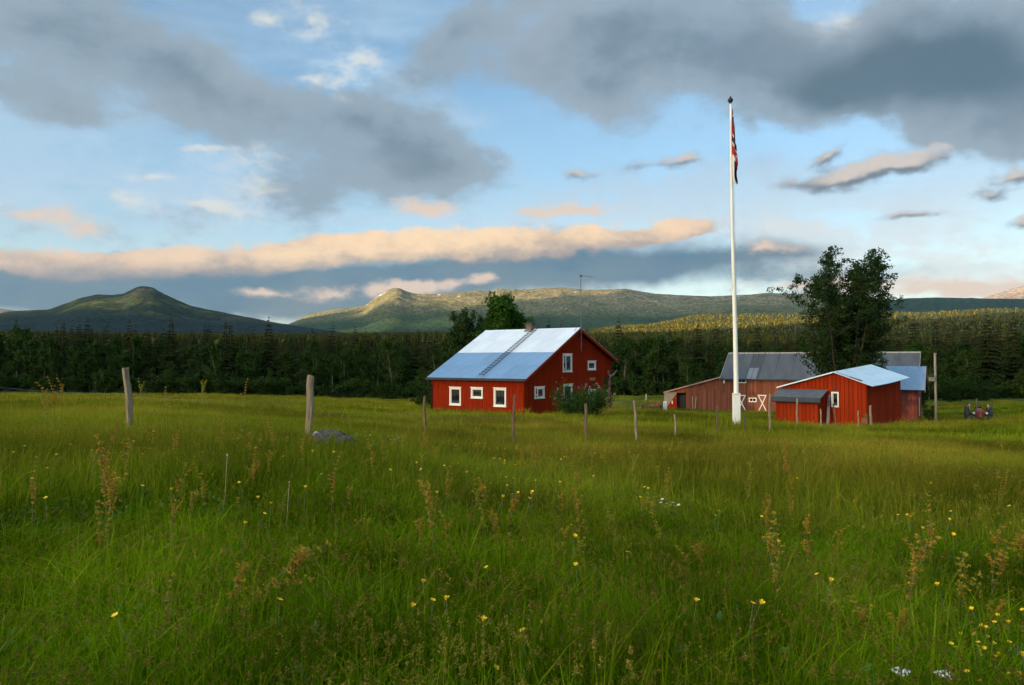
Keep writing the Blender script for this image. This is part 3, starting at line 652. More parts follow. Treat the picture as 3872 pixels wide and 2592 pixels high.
def build_forest_edge():
    rg = random.Random(5)
    n = 0
    for row, (dr, spacing, kinds) in enumerate([(0, 52, 'b'), (6, 54, 'bbs'), (13, 54, 'bbs'), (23, 52, 'bss'), (36, 50, 'sss')]):
        x = -90 + rg.uniform(0, 40)
        while x < 3980:
            skip = (1690 < x < 2290 and row < 2) or (2790 < x < 3420 and row < 2)
            if not skip:
                D = float(edge_r(x)) + dr + rg.uniform(-2.5, 3.5); X = (x - 1936) / FOC * D
                k = rg.choice(kinds)
                if k == 'b':
                    s = rg.uniform(.62, 1.15) * (rg.uniform(.4, .7) if row == 0 and rg.random() < .55 else 1) * (.82 if x > 3450 and row < 2 else 1)
                    i = rg.randrange(5)
                    lab = ['slender birch at the front of the wood beside the field', 'leafy birch in the second rank of the wood edge', 'birch standing among the first spruces of the wood', 'birch deep between spruces behind the wood edge', ''][row]
                    plant_tree('birch_tree', BIRCH[i], (X, D, gz(X, D) - .1), s, s * rg.uniform(.85, 1.15), rg.uniform(0, 6.28), lab, 'birches along the wood edge', lean=(rg.uniform(-.05, .05), rg.uniform(-.05, .05)))
                else:
                    s = rg.choice((rg.uniform(.55, .9), rg.uniform(.75, 1.1), rg.uniform(.95, 1.22))); i = rg.randrange(4)
                    lab = ['', 'dark spruce among the second rank of birches', 'dark spruce just behind the front birches of the wood', 'dark spruce rising behind the birches of the wood edge', 'dark spruce in the rear rank of the near wood'][row]
                    plant_tree('spruce_tree', SPRUCE[i], (X, D, gz(X, D) - .1), s, s * rg.uniform(.9, 1.15), rg.uniform(0, 6.28), lab, 'spruces along the wood edge')
                n += 1
            x += spacing * rg.uniform(.7, 1.35)
    # singled-out trees
    for (nm, ms, x, ytop, D, w, lab, sp) in [
        ('spruce_tree', SPRUCE[1], 2640, 1228, 150, 1.15, 'tallest pointed spruce behind the barn lean-to', 12.),
        ('spruce_tree', SPRUCE[0], 2688, 1245, 152, 1.0, 'narrow spruce just right of the tallest spruce behind the lean-to', 12.),
        ('spruce_tree', SPRUCE[1], 905, 1256, 152, 1.25, 'broad tall spruce standing above the wood left of the house', 12.),
        ('spruce_tree', SPRUCE[0], 45, 1262, 140, 1.2, 'tall spruce at the far left end of the wood', 12.),
        ('spruce_tree', SPRUCE[2], 520, 1300, 140, 1.0, 'spruce rising behind the leaning fence post on the left', 12.),
        ('spruce_tree', SPRUCE[3], 2075, 1192, 160, .85, 'pointed spruce showing above the roof ridge right of the chimney', 12.),
        ('spruce_tree', SPRUCE[0], 2122, 1203, 162, .8, 'second spruce showing above the roof ridge near the mast', 12.),
        ('spruce_tree', SPRUCE[2], 2165, 1203, 160, .8, 'spruce tip just left of the aerial mast above the roof', 12.),
        ('spruce_tree', SPRUCE[0], 2015, 1205, 160, .7, 'small spruce tip just right of the chimney', 12.),
        ('birch_tree', BIRCH[3], 2470, 1268, 137, 1.0, 'birch with a pale bare lower trunk left of the barn', 9.),
        ('birch_tree', BIRCH[1], 2512, 1290, 138, 1.0, 'second pale-trunked birch nearest the barn lean-to', 9.)]:
        p = at(x, ytop, D); g = gz(p.x, p.y); h = (p.z - g) / sp
        plant_tree(nm, ms, (p.x, p.y, g - .1), h, h * w, 1.0, lab, 'spruces along the wood edge' if nm[0] == 's' else 'birches along the wood edge')
    return n
N_EDGE = build_forest_edge()

def instancer(name, pts, rot, scl, idx, protos, label=None):
    """one object whose vertices carry copies of the prototype meshes (uncountable stuff)"""
    me = bpy.data.meshes.new(name); me.vertices.add(len(pts)); me.vertices.foreach_set('co', np.asarray(pts, np.float32).ravel())
    for nm, typ, arr in (('rot', 'FLOAT_VECTOR', rot), ('scl', 'FLOAT_VECTOR', scl)):
        a = me.attributes.new(nm, typ, 'POINT'); a.data.foreach_set('vector', np.asarray(arr, np.float32).ravel())
    a = me.attributes.new('idx', 'INT', 'POINT'); a.data.foreach_set('value', np.asarray(idx, np.int32))
    me.update(); o = link(name, me); tag(o, label, None, None, 'stuff')
    pc = bpy.data.collections.new(name + '_kinds')
    for i, m in enumerate(protos):
        p = bpy.data.objects.new('%s_%02d' % (name, i), m); pc.objects.link(p)
    ng = bpy.data.node_groups.new(name, 'GeometryNodeTree')
    ng.interface.new_socket(name='Geometry', in_out='INPUT', socket_type='NodeSocketGeometry')
    ng.interface.new_socket(name='Geometry', in_out='OUTPUT', socket_type='NodeSocketGeometry')
    N = ng.nodes; L = ng.links
    gi = N.new('NodeGroupInput'); go = N.new('NodeGroupOutput'); ip = N.new('GeometryNodeInstanceOnPoints'); ci = N.new('GeometryNodeCollectionInfo')
    ci.inputs['Collection'].default_value = pc; ci.inputs['Separate Children'].default_value = True; ci.inputs['Reset Children'].default_value = True
    def attr(nm, dt):
        a = N.new('GeometryNodeInputNamedAttribute'); a.data_type = dt; a.inputs['Name'].default_value = nm; return a.outputs['Attribute']
    L.new(gi.outputs[0], ip.inputs['Points']); L.new(ci.outputs[0], ip.inputs['Instance']); ip.inputs['Pick Instance'].default_value = True
    L.new(attr('idx', 'INT'), ip.inputs['Instance Index'])
    e2r = N.new('FunctionNodeEulerToRotation'); L.new(attr('rot', 'FLOAT_VECTOR'), e2r.inputs[0]); L.new(e2r.outputs[0], ip.inputs['Rotation'])
    L.new(attr('scl', 'FLOAT_VECTOR'), ip.inputs['Scale']); L.new(ip.outputs[0], go.inputs[0])
    md = o.modifiers.new('scatter', 'NODES'); md.node_group = ng
    return o

def joined_tree(ms):                            # trunk and crown as one prototype mesh for the mass behind
    bm = bmesh.new(); bm.from_mesh(ms[0]); nv = len(bm.faces)
    bm.from_mesh(ms[1]); me = bpy.data.meshes.new('wood_tree'); bm.faces.ensure_lookup_table()
    for i, f in enumerate(bm.faces): f.material_index = 0 if i < nv else 1
    bm.to_mesh(me); bm.free(); me.materials.append(ms[0].materials[0]); me.materials.append(ms[1].materials[0]); return me
def build_wood():
    rg = np.random.default_rng(11); n = 3600
    azm = rg.uniform(-.66, .66, n); col = 1936 + FOC * np.tan(azm)
    rr = edge_r(col) + 48 + (rg.uniform(0, 1, n) ** 1.25) * 560
    X = rr * np.tan(azm); Y = rr; keep = np.ones(n, bool)
    Z = ground_z(X, Y) - .2
    birch = rg.uniform(0, 1, n) < .22
    s = np.where(birch, rg.uniform(.7, 1.1, n), rg.uniform(.5, 1.05, n) + .25 * (rg.uniform(0, 1, n) < .12)); w = s * rg.uniform(.8, 1.15, n)
    idx = np.where(birch, rg.integers(0, 3, n), 3 + rg.integers(0, 4, n))
    rot = np.stack([np.zeros(n), np.zeros(n), rg.uniform(0, 6.28, n)], 1)
    instancer('near_wood', np.stack([X, Y, Z], 1), rot, np.stack([w, w, s], 1), idx, [joined_tree(b) for b in BIRCH[:3]] + [joined_tree(b) for b in SPRUCE], 'dark mixed wood of spruce and birch behind the wood edge')
    # farther wood on the rising ground: single small trees, joined
    N = 46000; azm = rg.uniform(-.68, .70, N); rr = np.exp(rg.uniform(math.log(560), math.log(3700), N))
    X = rr * np.tan(azm); Y = rr; Z = ground_z(X, Y) - .5
    h = rg.uniform(6.5, 12.5, N) * np.clip(1.15 - rr / 9000., .6, 1.2); w = h * rg.uniform(.13, .22, N); dec = rg.uniform(0, 1, N) < .18
    h = np.where(dec, h * .75, h); w = np.where(dec, w * 1.7, w)
    K = 5; a = np.arange(K) * 2 * math.pi / K
    prof_s = [(1.0, .02), (.62, .36), (.70, .30), (.0, 1.0)]
    rings = [(1.0, .05), (.45, .55), (.62, .48), (.04, 1.0)]; ringd = [(.5, .0), (1.0, .45), (.75, .8), (.08, 1.0)]
    V = np.empty((N, 4 * K, 3), np.float32); ph = rg.uniform(0, 6.28, N)
    for i in range(4):
        rs = np.where(dec, ringd[i][0], rings[i][0]) * w; hs = np.where(dec, ringd[i][1], rings[i][1]) * h
        for k in range(K):
            jit = rg.uniform(.75, 1.25, N)
            V[:, i * K + k, 0] = X + np.cos(a[k] + ph) * rs * jit; V[:, i * K + k, 1] = Y + np.sin(a[k] + ph) * rs * jit; V[:, i * K + k, 2] = Z + hs
    f = np.array([(i * K + k, i * K + (k + 1) % K, (i + 1) * K + (k + 1) % K, (i + 1) * K + k) for i in range(3) for k in range(K)])
    F = (f[None] + (np.arange(N) * 4 * K)[:, None, None]).reshape(-1, 4)
    pale = np.clip((rr - 1500) / 900, 0, 1) * np.clip((azm - .08) / .10, 0, 1)      # right-hand hill trees tinted paler: sunlight put into their colour
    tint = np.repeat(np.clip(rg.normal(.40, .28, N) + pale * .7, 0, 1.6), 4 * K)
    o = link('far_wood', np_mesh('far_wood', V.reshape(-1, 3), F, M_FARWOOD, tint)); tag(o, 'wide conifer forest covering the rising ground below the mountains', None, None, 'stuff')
build_wood()
#@@BUILDINGS
# ------------------------------------------------------------------ buildings
class Frame:                                    # a building's own axes, for surveying points on its walls
    def __init__(s, x, y, z, th): s.o = Vector((x, y, z)); s.th = th; s.Ri = Matrix.Rotation(-th, 3, 'Z')
    def local_ray(s, px, py): return s.Ri @ (Vector((0, 0, EYE)) - s.o), s.Ri @ ray(px, py)
    def hit(s, px, py, axis, val):
        o, d = s.local_ray(px, py); t = (val - o[axis]) / d[axis]; return o + d * t
    def wall(s, kind, px, py, off=0.0):         # (u, z) on the wall plane x=off ('x') or y=off ('y')
        p = s.hit(px, py, 0 if kind == 'x' else 1, off); return (p.y if kind == 'x' else p.x), p.z
    def rect(s, kind, x0, y0, x1, y1, off=0.0):
        a = s.wall(kind, x0, y0, off); b = s.wall(kind, x1, y1, off)
        c = s.wall(kind, x0, y1, off); d = s.wall(kind, x1, y0, off)
        us = sorted([(a[0] + c[0]) / 2, (b[0] + d[0]) / 2]); zs = sorted([(b[1] + c[1]) / 2, (a[1] + d[1]) / 2])
        return us[0], us[1], zs[0], zs[1]
def wb(kind, u0, u1, z0, z1, n0, n1):           # box on a wall: u along it, n outwards
    if kind == 'x': return (-n1, u0, z0), (n1 - n0, u1 - u0, z1 - z0)
    return (u0, -n1, z0), (u1 - u0, n1 - n0, z1 - z0)
def wpiece(name, m, parent, kind, u0, u1, z0, z1, n0, n1):
    l, s = wb(kind, u0, u1, z0, z1, n0, n1); return piece(name, m, parent, l, s)
def wbox(mb, kind, u0, u1, z0, z1, n0, n1, mi=0):
    l, s = wb(kind, u0, u1, z0, z1, n0, n1); return mb.box(l[0], l[0] + s[0], l[1], l[1] + s[1], l[2], l[2] + s[2], mi)
def wpt(kind, u, z, n): return Vector((-n, u, z)) if kind == 'x' else Vector((u, -n, z))

def wall_with_openings(kind, u0, u1, top, opens, thick=.14, z0=-.4):
    """backing wall: vertical strips between the opening edges; top(u) gives its height"""
    mb = MB(); cuts = sorted(set([u0, u1] + [o[0] for o in opens] + [o[1] for o in opens] + list(getattr(top, 'kinks', []))))
    cuts = [c for c in cuts if u0 <= c <= u1]
    for a, b in zip(cuts[:-1], cuts[1:]):
        if b - a < 1e-4: continue
        mid = (a + b) / 2; os_ = sorted([o for o in opens if o[0] <= mid <= o[1]], key=lambda o: o[2]); lo = z0
        for o in os_:
            if o[2] > lo: mb.prism([wpt(kind, a, lo, 0), wpt(kind, b, lo, 0), wpt(kind, b, o[2], 0), wpt(kind, a, o[2], 0)], wpt(kind, 0, 0, -thick))
            lo = o[3]
        if min(top(a), top(b)) > lo: mb.prism([wpt(kind, a, lo, 0), wpt(kind, b, lo, 0), wpt(kind, b, top(b), 0), wpt(kind, a, top(a), 0)], wpt(kind, 0, 0, -thick))
    return mb
def boarding(parent, m, kind, u0, u1, top, opens, pitch, width, proud, z0=-.4, name='board', jitter=0.0, zsplit=None, margin=.0, rng=random.Random(2)):
    u = u0 + pitch * .5
    while u < u1:
        a, b = u - width / 2, u + width / 2; t = min(top(max(a, u0)), top(min(b, u1))) - .02
        segs = [(z0, t)]
        for o in opens:
            if a < o[1] + margin and b > o[0] - margin:
                ns = []
                for (p, q) in segs:
                    if o[2] - margin > p: ns.append((p, min(q, o[2] - margin)))
                    if o[3] + margin < q: ns.append((max(p, o[3] + margin), q))
                segs = ns
        if zsplit: segs = [s2 for (p, q) in segs for s2 in ([(p, zsplit), (zsplit + .02, q)] if p < zsplit < q else [(p, q)])]
        for (p, q) in segs:
            if q - p < .05: continue
            j = rng.uniform(-jitter, jitter); e = rng.uniform(0, jitter)
            wpiece(name, m, parent, kind, a, b, p + (e if p > z0 else 0), q, 0.002, proud + abs(j) * .3)
        u += pitch * (1 + rng.uniform(-1, 1) * jitter * 2)

def window(parent, kind, r, trim=.11, bar=True, cross=None, curtain=M_CURT, frame_m=M_WHITE, head=True, depth=.10, open_=0.0):
    """window part with trim, sash, pane, sill, curtain; r = outer rectangle of the white trim"""
    u0, u1, z0, z1 = r; w = empty('window', (0, 0, 0)); w.parent = parent
    tr = MB(); p = .035
    wbox(tr, kind, u0, u0 + trim, z0, z1, 0, p); wbox(tr, kind, u1 - trim, u1, z0, z1, 0, p)
    wbox(tr, kind, u0 + trim, u1 - trim, z1 - trim, z1, 0, p); wbox(tr, kind, u0 + trim, u1 - trim, z0, z0 + trim * .8, 0, p)
    if head: wbox(tr, kind, u0 - .05, u1 + .05, z1 + .001, z1 + .045, 0, p + .03)
    tr.build('trim', frame_m, w)
    i0, i1, k0, k1 = u0 + trim, u1 - trim, z0 + trim * .8, z1 - trim; s = .045
    sa = MB()
    wbox(sa, kind, i0, i0 + s, k0, k1, -.06, -.01); wbox(sa, kind, i1 - s, i1, k0, k1, -.06, -.01)
    wbox(sa, kind, i0 + s, i1 - s, k1 - s, k1, -.06, -.01); wbox(sa, kind, i0 + s, i1 - s, k0, k0 + s, -.06, -.01)
    if cross == 'v': um = (i0 + i1) / 2; wbox(sa, kind, um - .025, um + .025, k0 + s, k1 - s, -.055, -.015)
    sash = sa.build('sash', frame_m, w)
    pn = MB(); wbox(pn, kind, i0 + s, i1 - s, k0 + s, k1 - s, -.045, -.035); pane = pn.build('pane', M_GLASS, w)
    if open_:                                   # sash swung outwards on its left edge
        piv = wpt(kind, i1, 0, 0.0)
        for ob in (sash, pane):
            ob.location = Matrix.Rotation(open_, 3, 'Z') @ (-piv) + piv; ob.rotation_euler = (0, 0, open_)
    if head: si = MB(); wbox(si, kind, u0 - .03, u1 + .03, z0 - .03, z0 - .002, 0, .07); si.build('sill', frame_m, w)
    if curtain:
        cu = MB(); n = 14
        vs = []; fs = []
        for q in range(n + 1):
            uu = i0 + (i1 - i0) * q / n; nn = -.12 + .02 * math.sin(q * 2.4)
            vs += [wpt(kind, uu, k1, nn), wpt(kind, uu, k0 + (k1 - k0) * (.58 + .08 * math.sin(q * 1.1)), nn)]
        for q in range(n): fs.append((2 * q, 2 * q + 1, 2 * q + 3, 2 * q + 2))
        cu.add(vs, fs); cu.build('curtain', curtain, w)
        it = MB(); rr = random.Random(int(u0 * 97))
        for q in range(4):
            uu = i0 + (i1 - i0) * (q + .5) / 4 + rr.uniform(-.04, .04); it.lathe([(.0, k0 + s), (.05, k0 + s), (.06, k0 + s + .1), (.03, k0 + s + rr.uniform(.12, .2)), (0, k0 + s + .2)], 8, c=tuple(wpt(kind, uu, 0, -.16)))
        it.build('windowsill_pots', M_WHITE, w)
    return w
def inset(r, t): return (r[0] + t, r[1] - t, r[2] + t * .8, r[3] - t)
def room(parent, x0, x1, y0, y1, z0, z1):       # dark inside behind the openings
    mb = MB(); vs = [(x, y, z) for z in (z0, z1) for (x, y) in ((x0, y0), (x1, y0), (x1, y1), (x0, y1))]
    mb.add(vs, [(0, 1, 2, 3), (7, 6, 5, 4), (0, 4, 5, 1), (1, 5, 6, 2), (2, 6, 7, 3), (3, 7, 4, 0)]); return mb.build('interior', M_INT, parent)
def corrugated(sx, sy, m, pitch=.18, h=.022, name='sheet'):
    mb = MB(); n = max(1, int(round(sy / pitch))); vs = []; fs = []
    prof = []
    for i in range(n):
        b = i * sy / n; q = sy / n; prof += [(b, 0), (b + q * .60, 0), (b + q * .70, h), (b + q * .90, h)]
    prof.append((sy, 0))
    for x in (0, sx):
        for (y, z) in prof: vs.append((x, y, z))
    k = len(prof)
    for i in range(k - 1): fs.append((i, k + i, k + i + 1, i + 1))
    mb.add(vs, fs); return mb.mesh(name, m)

def farmhouse():
    W, L, AX, HE, HR, HRE, OV = 11.78, 8.152, 6.527, 2.768, 6.175, 3.824, .35
    F = Frame(.842, 52.103, -3.776 + EYE, .935)
    h = empty('farmhouse', F.o, F.th); tag(h, 'red wooden farmhouse with pale metal roof behind the fence', 'house')
    sL = (HR - HE) / AX; sR = (HR - HRE) / (W + OV - AX)
    def topg(u): return (HE + sL * u if u < AX else HR - sR * (u - AX)) - .10
    topg.kinks = [AX]
    def topl(u): return HE - .10
    f = lambda cx, cy: (1580 + cx / 2.529, 1000 + cy / 2.529)
    def rc(kind, a, b, c, d): return F.rect(kind, *f(a, c), *f(b, d))
    lw = [rc('x', 305, 413, 1177, 1347), rc('x', 510, 622, 1180, 1281), rc('x', 727, 845, 1185, 1361)]
    gw = [rc('y', 1115, 1208, 1173, 1281), rc('y', 1385, 1472, 859, 1029), rc('y', 1625, 1699, 927, 1010), rc('y', 1393, 1476, 1149, 1320), rc('y', 1632, 1700, 1200, 1290)]
    PX0 = F.wall('y', *f(1782, 1200))[0]; PZ = F.wall('y', *f(1800, 1085))[1]      # open porch at the far corner
    lo = [inset(r, .11) for r in lw]; go = [inset(r, .11) for r in gw]
    porch = (PX0, W + .01, -1, PZ)
    w1 = wall_with_openings('x', 0, L, topl, lo).build('wall', M_REDWALL, h)
    w2 = wall_with_openings('y', .0, W, topg, go + [porch]).build('wall', M_REDWALL, h)
    boarding(w1, M_RED, 'x', 0.05, L, topl, lw, .165, .05, .022, jitter=.02, margin=.005)
    boarding(w2, M_RED, 'y', 0.02, W, topg, gw + [porch], .165, .05, .022, jitter=.02, margin=.005)
    bk = MB()                                   # far and right walls, floor of the loft
    bk.prism([(0, L, -.4), (W, L, -.4), (W, L, topg(W)), (AX, L, topg(AX)), (0, L, topg(0))], (0, .14, 0)); bk.box(W - .14, W, 1.7, L, -.4, topg(W)); bk.box(W - .14, W, .14, 1.7, PZ + .1, topg(W))
    bk.box(PX0, W - .15, 1.6, 1.74, -.4, PZ); bk.box(PX0 - .14, PX0, .145, 1.6, -.4, PZ); bk.box(PX0 - .14, W - .145, .145, 1.74, PZ + .005, PZ + .09)
    bk.build('rear_wall', M_REDWALL, h)
    room(h, .4, PX0 - .5, .4, L - .4, -.3, HE - .15)
    room(h, 4.6, W - 2.2, .4, L - .4, HE - .1, HE + 1.75)
    for r, cur in zip(lw, (M_CURT2, M_CURT, M_CURT)): window(h, 'x', r, curtain=cur)
    for i, (r, cur) in enumerate(zip(gw, (M_CURT2, M_CURT, M_CURT2, M_CURT, M_CURT))): window(h, 'y', r, curtain=cur, open_=(.22 if i in (0, 1) else 0.0))
    # roof
    rf = empty('roof', (0, 0, 0)); rf.parent = h
    dk = MB(); th = .14
    for (xa, za, xb, zb) in ((-OV, HE - sL * OV, AX, HR), (AX, HR, W + OV, HRE)):
        dk.prism([(xa, -OV, za), (xb, -OV, zb), (xb, -OV, zb - th), (xa, -OV, za - th)], (0, L + 2 * OV, 0))
    dk.build('roof_deck', M_DARK, rf)
    ang = math.atan(sL); full = math.hypot(AX + OV, (AX + OV) * sL); rows, cols = 4, 8; sy = (L + 2 * OV) / cols
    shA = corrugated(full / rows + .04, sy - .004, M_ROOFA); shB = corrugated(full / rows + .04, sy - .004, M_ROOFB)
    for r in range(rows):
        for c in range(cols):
            o = link('roof_sheet', shB if r < 2 else shA, rf); d = full / rows * r - .02  # lower rows take the blue sheet colour, upper rows the pale one
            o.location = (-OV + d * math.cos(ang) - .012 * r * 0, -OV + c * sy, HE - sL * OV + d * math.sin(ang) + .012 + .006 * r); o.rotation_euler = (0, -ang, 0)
    ang2 = math.atan(sR); full2 = math.hypot(W + OV - AX, HR - HRE)
    shC = corrugated(full2 / 2, sy - .004, M_ROOFA)
    for r in range(2):
        for c in range(cols):
            o = link('roof_sheet', shC, rf); d = full2 / 2 * r
            o.location = (AX + d * math.cos(ang2), -OV + c * sy, HR - d * math.sin(ang2) + .018); o.rotation_euler = (0, ang2, 0)
    cp = MB(); cp.prism([(AX - .16, -OV, HR - .055), (AX, -OV, HR + .055), (AX + .16, -OV, HR - .04)], (0, L + 2 * OV, 0)); cp.build('ridge_cap', M_ROOFA, rf)
    vb = MB()
    for (xa, za, xb, zb) in ((-OV, HE - sL * OV, AX, HR), (AX, HR, W + OV, HRE)):
        vb.prism([(xa, -OV - .03, za + .03), (xb, -OV - .03, zb + .03), (xb, -OV - .03, zb - .19), (xa, -OV - .03, za - .19)], (0, .028, 0))
    vb.build('verge_board', M_RED, rf)
    vt = MB()
    for (xa, za, xb, zb) in ((-OV, HE - sL * OV, AX, HR), (AX, HR, W + OV, HRE)):
        vt.prism([(xa, -OV - .05, za + .05), (xb, -OV - .05, zb + .05), (xb, -OV - .05, zb + .005), (xa, -OV - .05, za + .005)], (0, .018, 0))
    vt.build('verge_trim', mat('verge_trim', (.42, .28, .22), (.34, .2, .15), .6), rf)
    gt = MB(); zg = HE - sL * OV
    gt.box(-OV - .13, -OV - .005, -OV - .02, L + OV + .02, zg - .16, zg - .015); gt.box(-OV + .01, -.02, -OV + .02, L + OV - .02, zg - .165, zg - .145); gt.build('gutter', M_DARK, h)
    dp = MB(); dp.tube([(-OV - .06, L + .12, zg - .15), (-OV - .06, L + .12, zg - .3), (-.09, L + .09, zg - .55), (-.09, L + .09, -.3)], .045, 8); dp.build('downpipe', M_DARK, h, True)
    # chimney, ladder, mast
    ych = F.hit(*f(1082, 615), 0, AX)[1]
    ch = MB(); ch.box(AX - .34, AX + .18, ych - .26, ych + .26, HR - .5, HR + .42); co = ch.build('chimney', M_BRICK, h)
    cc = MB(); cc.box(AX - .48, AX + .32, ych - .40, ych + .40, HR + .421, HR + .49); cc.box(AX - .28, AX + .12, ych - .2, ych + .2, HR + .491, HR + .54); cc.build('chimney_cap', M_DARK, co)
    cf = MB(); cf.box(AX - .42, AX + .26, ych - .34, ych + .34, HR - .42, HR - .02); cf.build('flashing', M_STEEL, co)
    ld = empty('roof_ladder', (0, 0, 0)); ld.parent = h
    yl = ych - .45; up = Vector((-math.sin(ang), 0, math.cos(ang))); dr = Vector((math.cos(ang), 0, math.sin(ang)))
    base = Vector((-OV, 0, HE - sL * OV))
    for y in (yl - .19, yl + .19):
        q = MB(); q.tube([base + dr * .25 + up * .10 + Vector((0, y, 0)), base + dr * (full - .1) + up * .10 + Vector((0, y, 0))], .017, 6); q.build('rail', M_DARK, ld)
    rg_ = MB(); rg_.tube([(0, -.19, 0), (0, .19, 0)], .02, 6); rg_.tube([(0, -.19, 0), (-.03, -.19, -.1)], .014, 5); rg_.tube([(0, .19, 0), (-.03, .19, .09)], .02, 5); rme = rg_.mesh('rung', M_DARK)
    for k in range(22):
        o = link('rung', rme, ld); o.location = base + dr * (.4 + k * (full - .7) / 21) + up * .10 + Vector((0, yl, 0))
    an = empty('aerial_mast', (0, 0, 0)); an.parent = h
    xm, zt = F.wall('y', *f(1556, 100), -.42); _, zb = F.wall('y', *f(1572, 825), -.42)
    q = MB(); q.tube([(xm + .1, -.42, zb), (xm, -.42, zt)], [.034, .028], 8); q.build('pole', M_STEEL, an)
    q = MB(); q.tube([(xm - .25, -.42, zt - .06), (xm + 1.75, -.42, zt - .02)], .012, 5)
    for k in range(9): q.tube([(xm - .1 + k * .22, -.42, zt - .12), (xm - .1 + k * .22, -.42, zt + .06)], .007, 4)
    q.box(xm - .12, xm + .12, -.47, -.37, zt - .16, zt - .02); q.build('yagi', M_STEEL, an)
    q = MB(); q.tube([(xm - .9, -.05, zb + 1.0), (xm + .15, -.05, zb + 1.0)], .02, 5); q.tube([(xm + .05, -.42, zb + 1.0), (xm + .05, .0, zb + 1.0)], .02, 5); q.tube([(xm - .7, -.05, zb + 1.0), (xm - .1, -.42, zb + 2.1)], .015, 5); q.build('bracket', M_TRACDK, an)
    # gable fittings
    a = rc('y', 1640, 1690, 1085, 1113); sg = MB(); wbox(sg, 'y', *a, .025, .05); sg.build('name_board', mat('varnished_board', (.36, .19, .06), (.25, .12, .04), .5, 5), h)
    lg = MB(); zl = F.wall('y', *f(1560, 833))[1]; wbox(lg, 'y', AX - 1.9, W - 1.6, zl - .03, zl + .03, .0235, .05)
    z2 = F.wall('y', *f(1820, 987))[1]; wbox(lg, 'y', PX0 - .2, W, z2 - .03, z2 + .03, .0235, .05); lg.build('drip_board', M_RED, h)
    q = MB(); q.box(W - .22, W - .03, .0, .19, -.4, PZ); q.build('porch_post', M_RED, h)
    q = MB(); q.box(W - .34, W - .23, -.01, .10, -.4, PZ + .02); q.build('porch_trim', M_GREYWOOD, h)
    for k in range(7): piece('deck_plank', M_GREYWOOD, h, (PX0 - .3 + k * .31, -1.1, -.12), (.29, 2.6, .07))
    at_ = MB(); c0 = wpt('y', (PX0 + W) / 2 + .15, PZ + .12, .1)
    for s in (-1, 1):
        pts = [c0 + Vector((s * .08, -.02, 0)), c0 + Vector((s * .4, -.12, .12)), c0 + Vector((s * .65, -.16, .32))]; at_.tube(pts, [.05, .05, .02], 6)
        for k in range(4): b = pts[1].lerp(pts[2], k / 3.); at_.tube([b, b + Vector((s * .05, -.08, .28 - .04 * k))], [.03, .01], 5)
        at_.add([pts[0], pts[1] + Vector((0, 0, .14)), pts[2], pts[1] - Vector((0, 0, .06))], [(0, 1, 2, 3)])
    at_.lathe([(.0, -.22), (.06, -.2), (.10, 0), (.06, .12), (0, .14)], 8, c=tuple(c0)); at_.build('antlers', mat('bone', (.34, .29, .23), (.24, .2, .16), .7), h, True)
    q = MB(); q.box(W - 1.1, W - .5, .5, 1.1, -.1, .45); q.box(W - 1.0, W - .6, .6, 1.0, .45, .6); q.build('porch_box', M_GREYWOOD, h)
farmhouse()

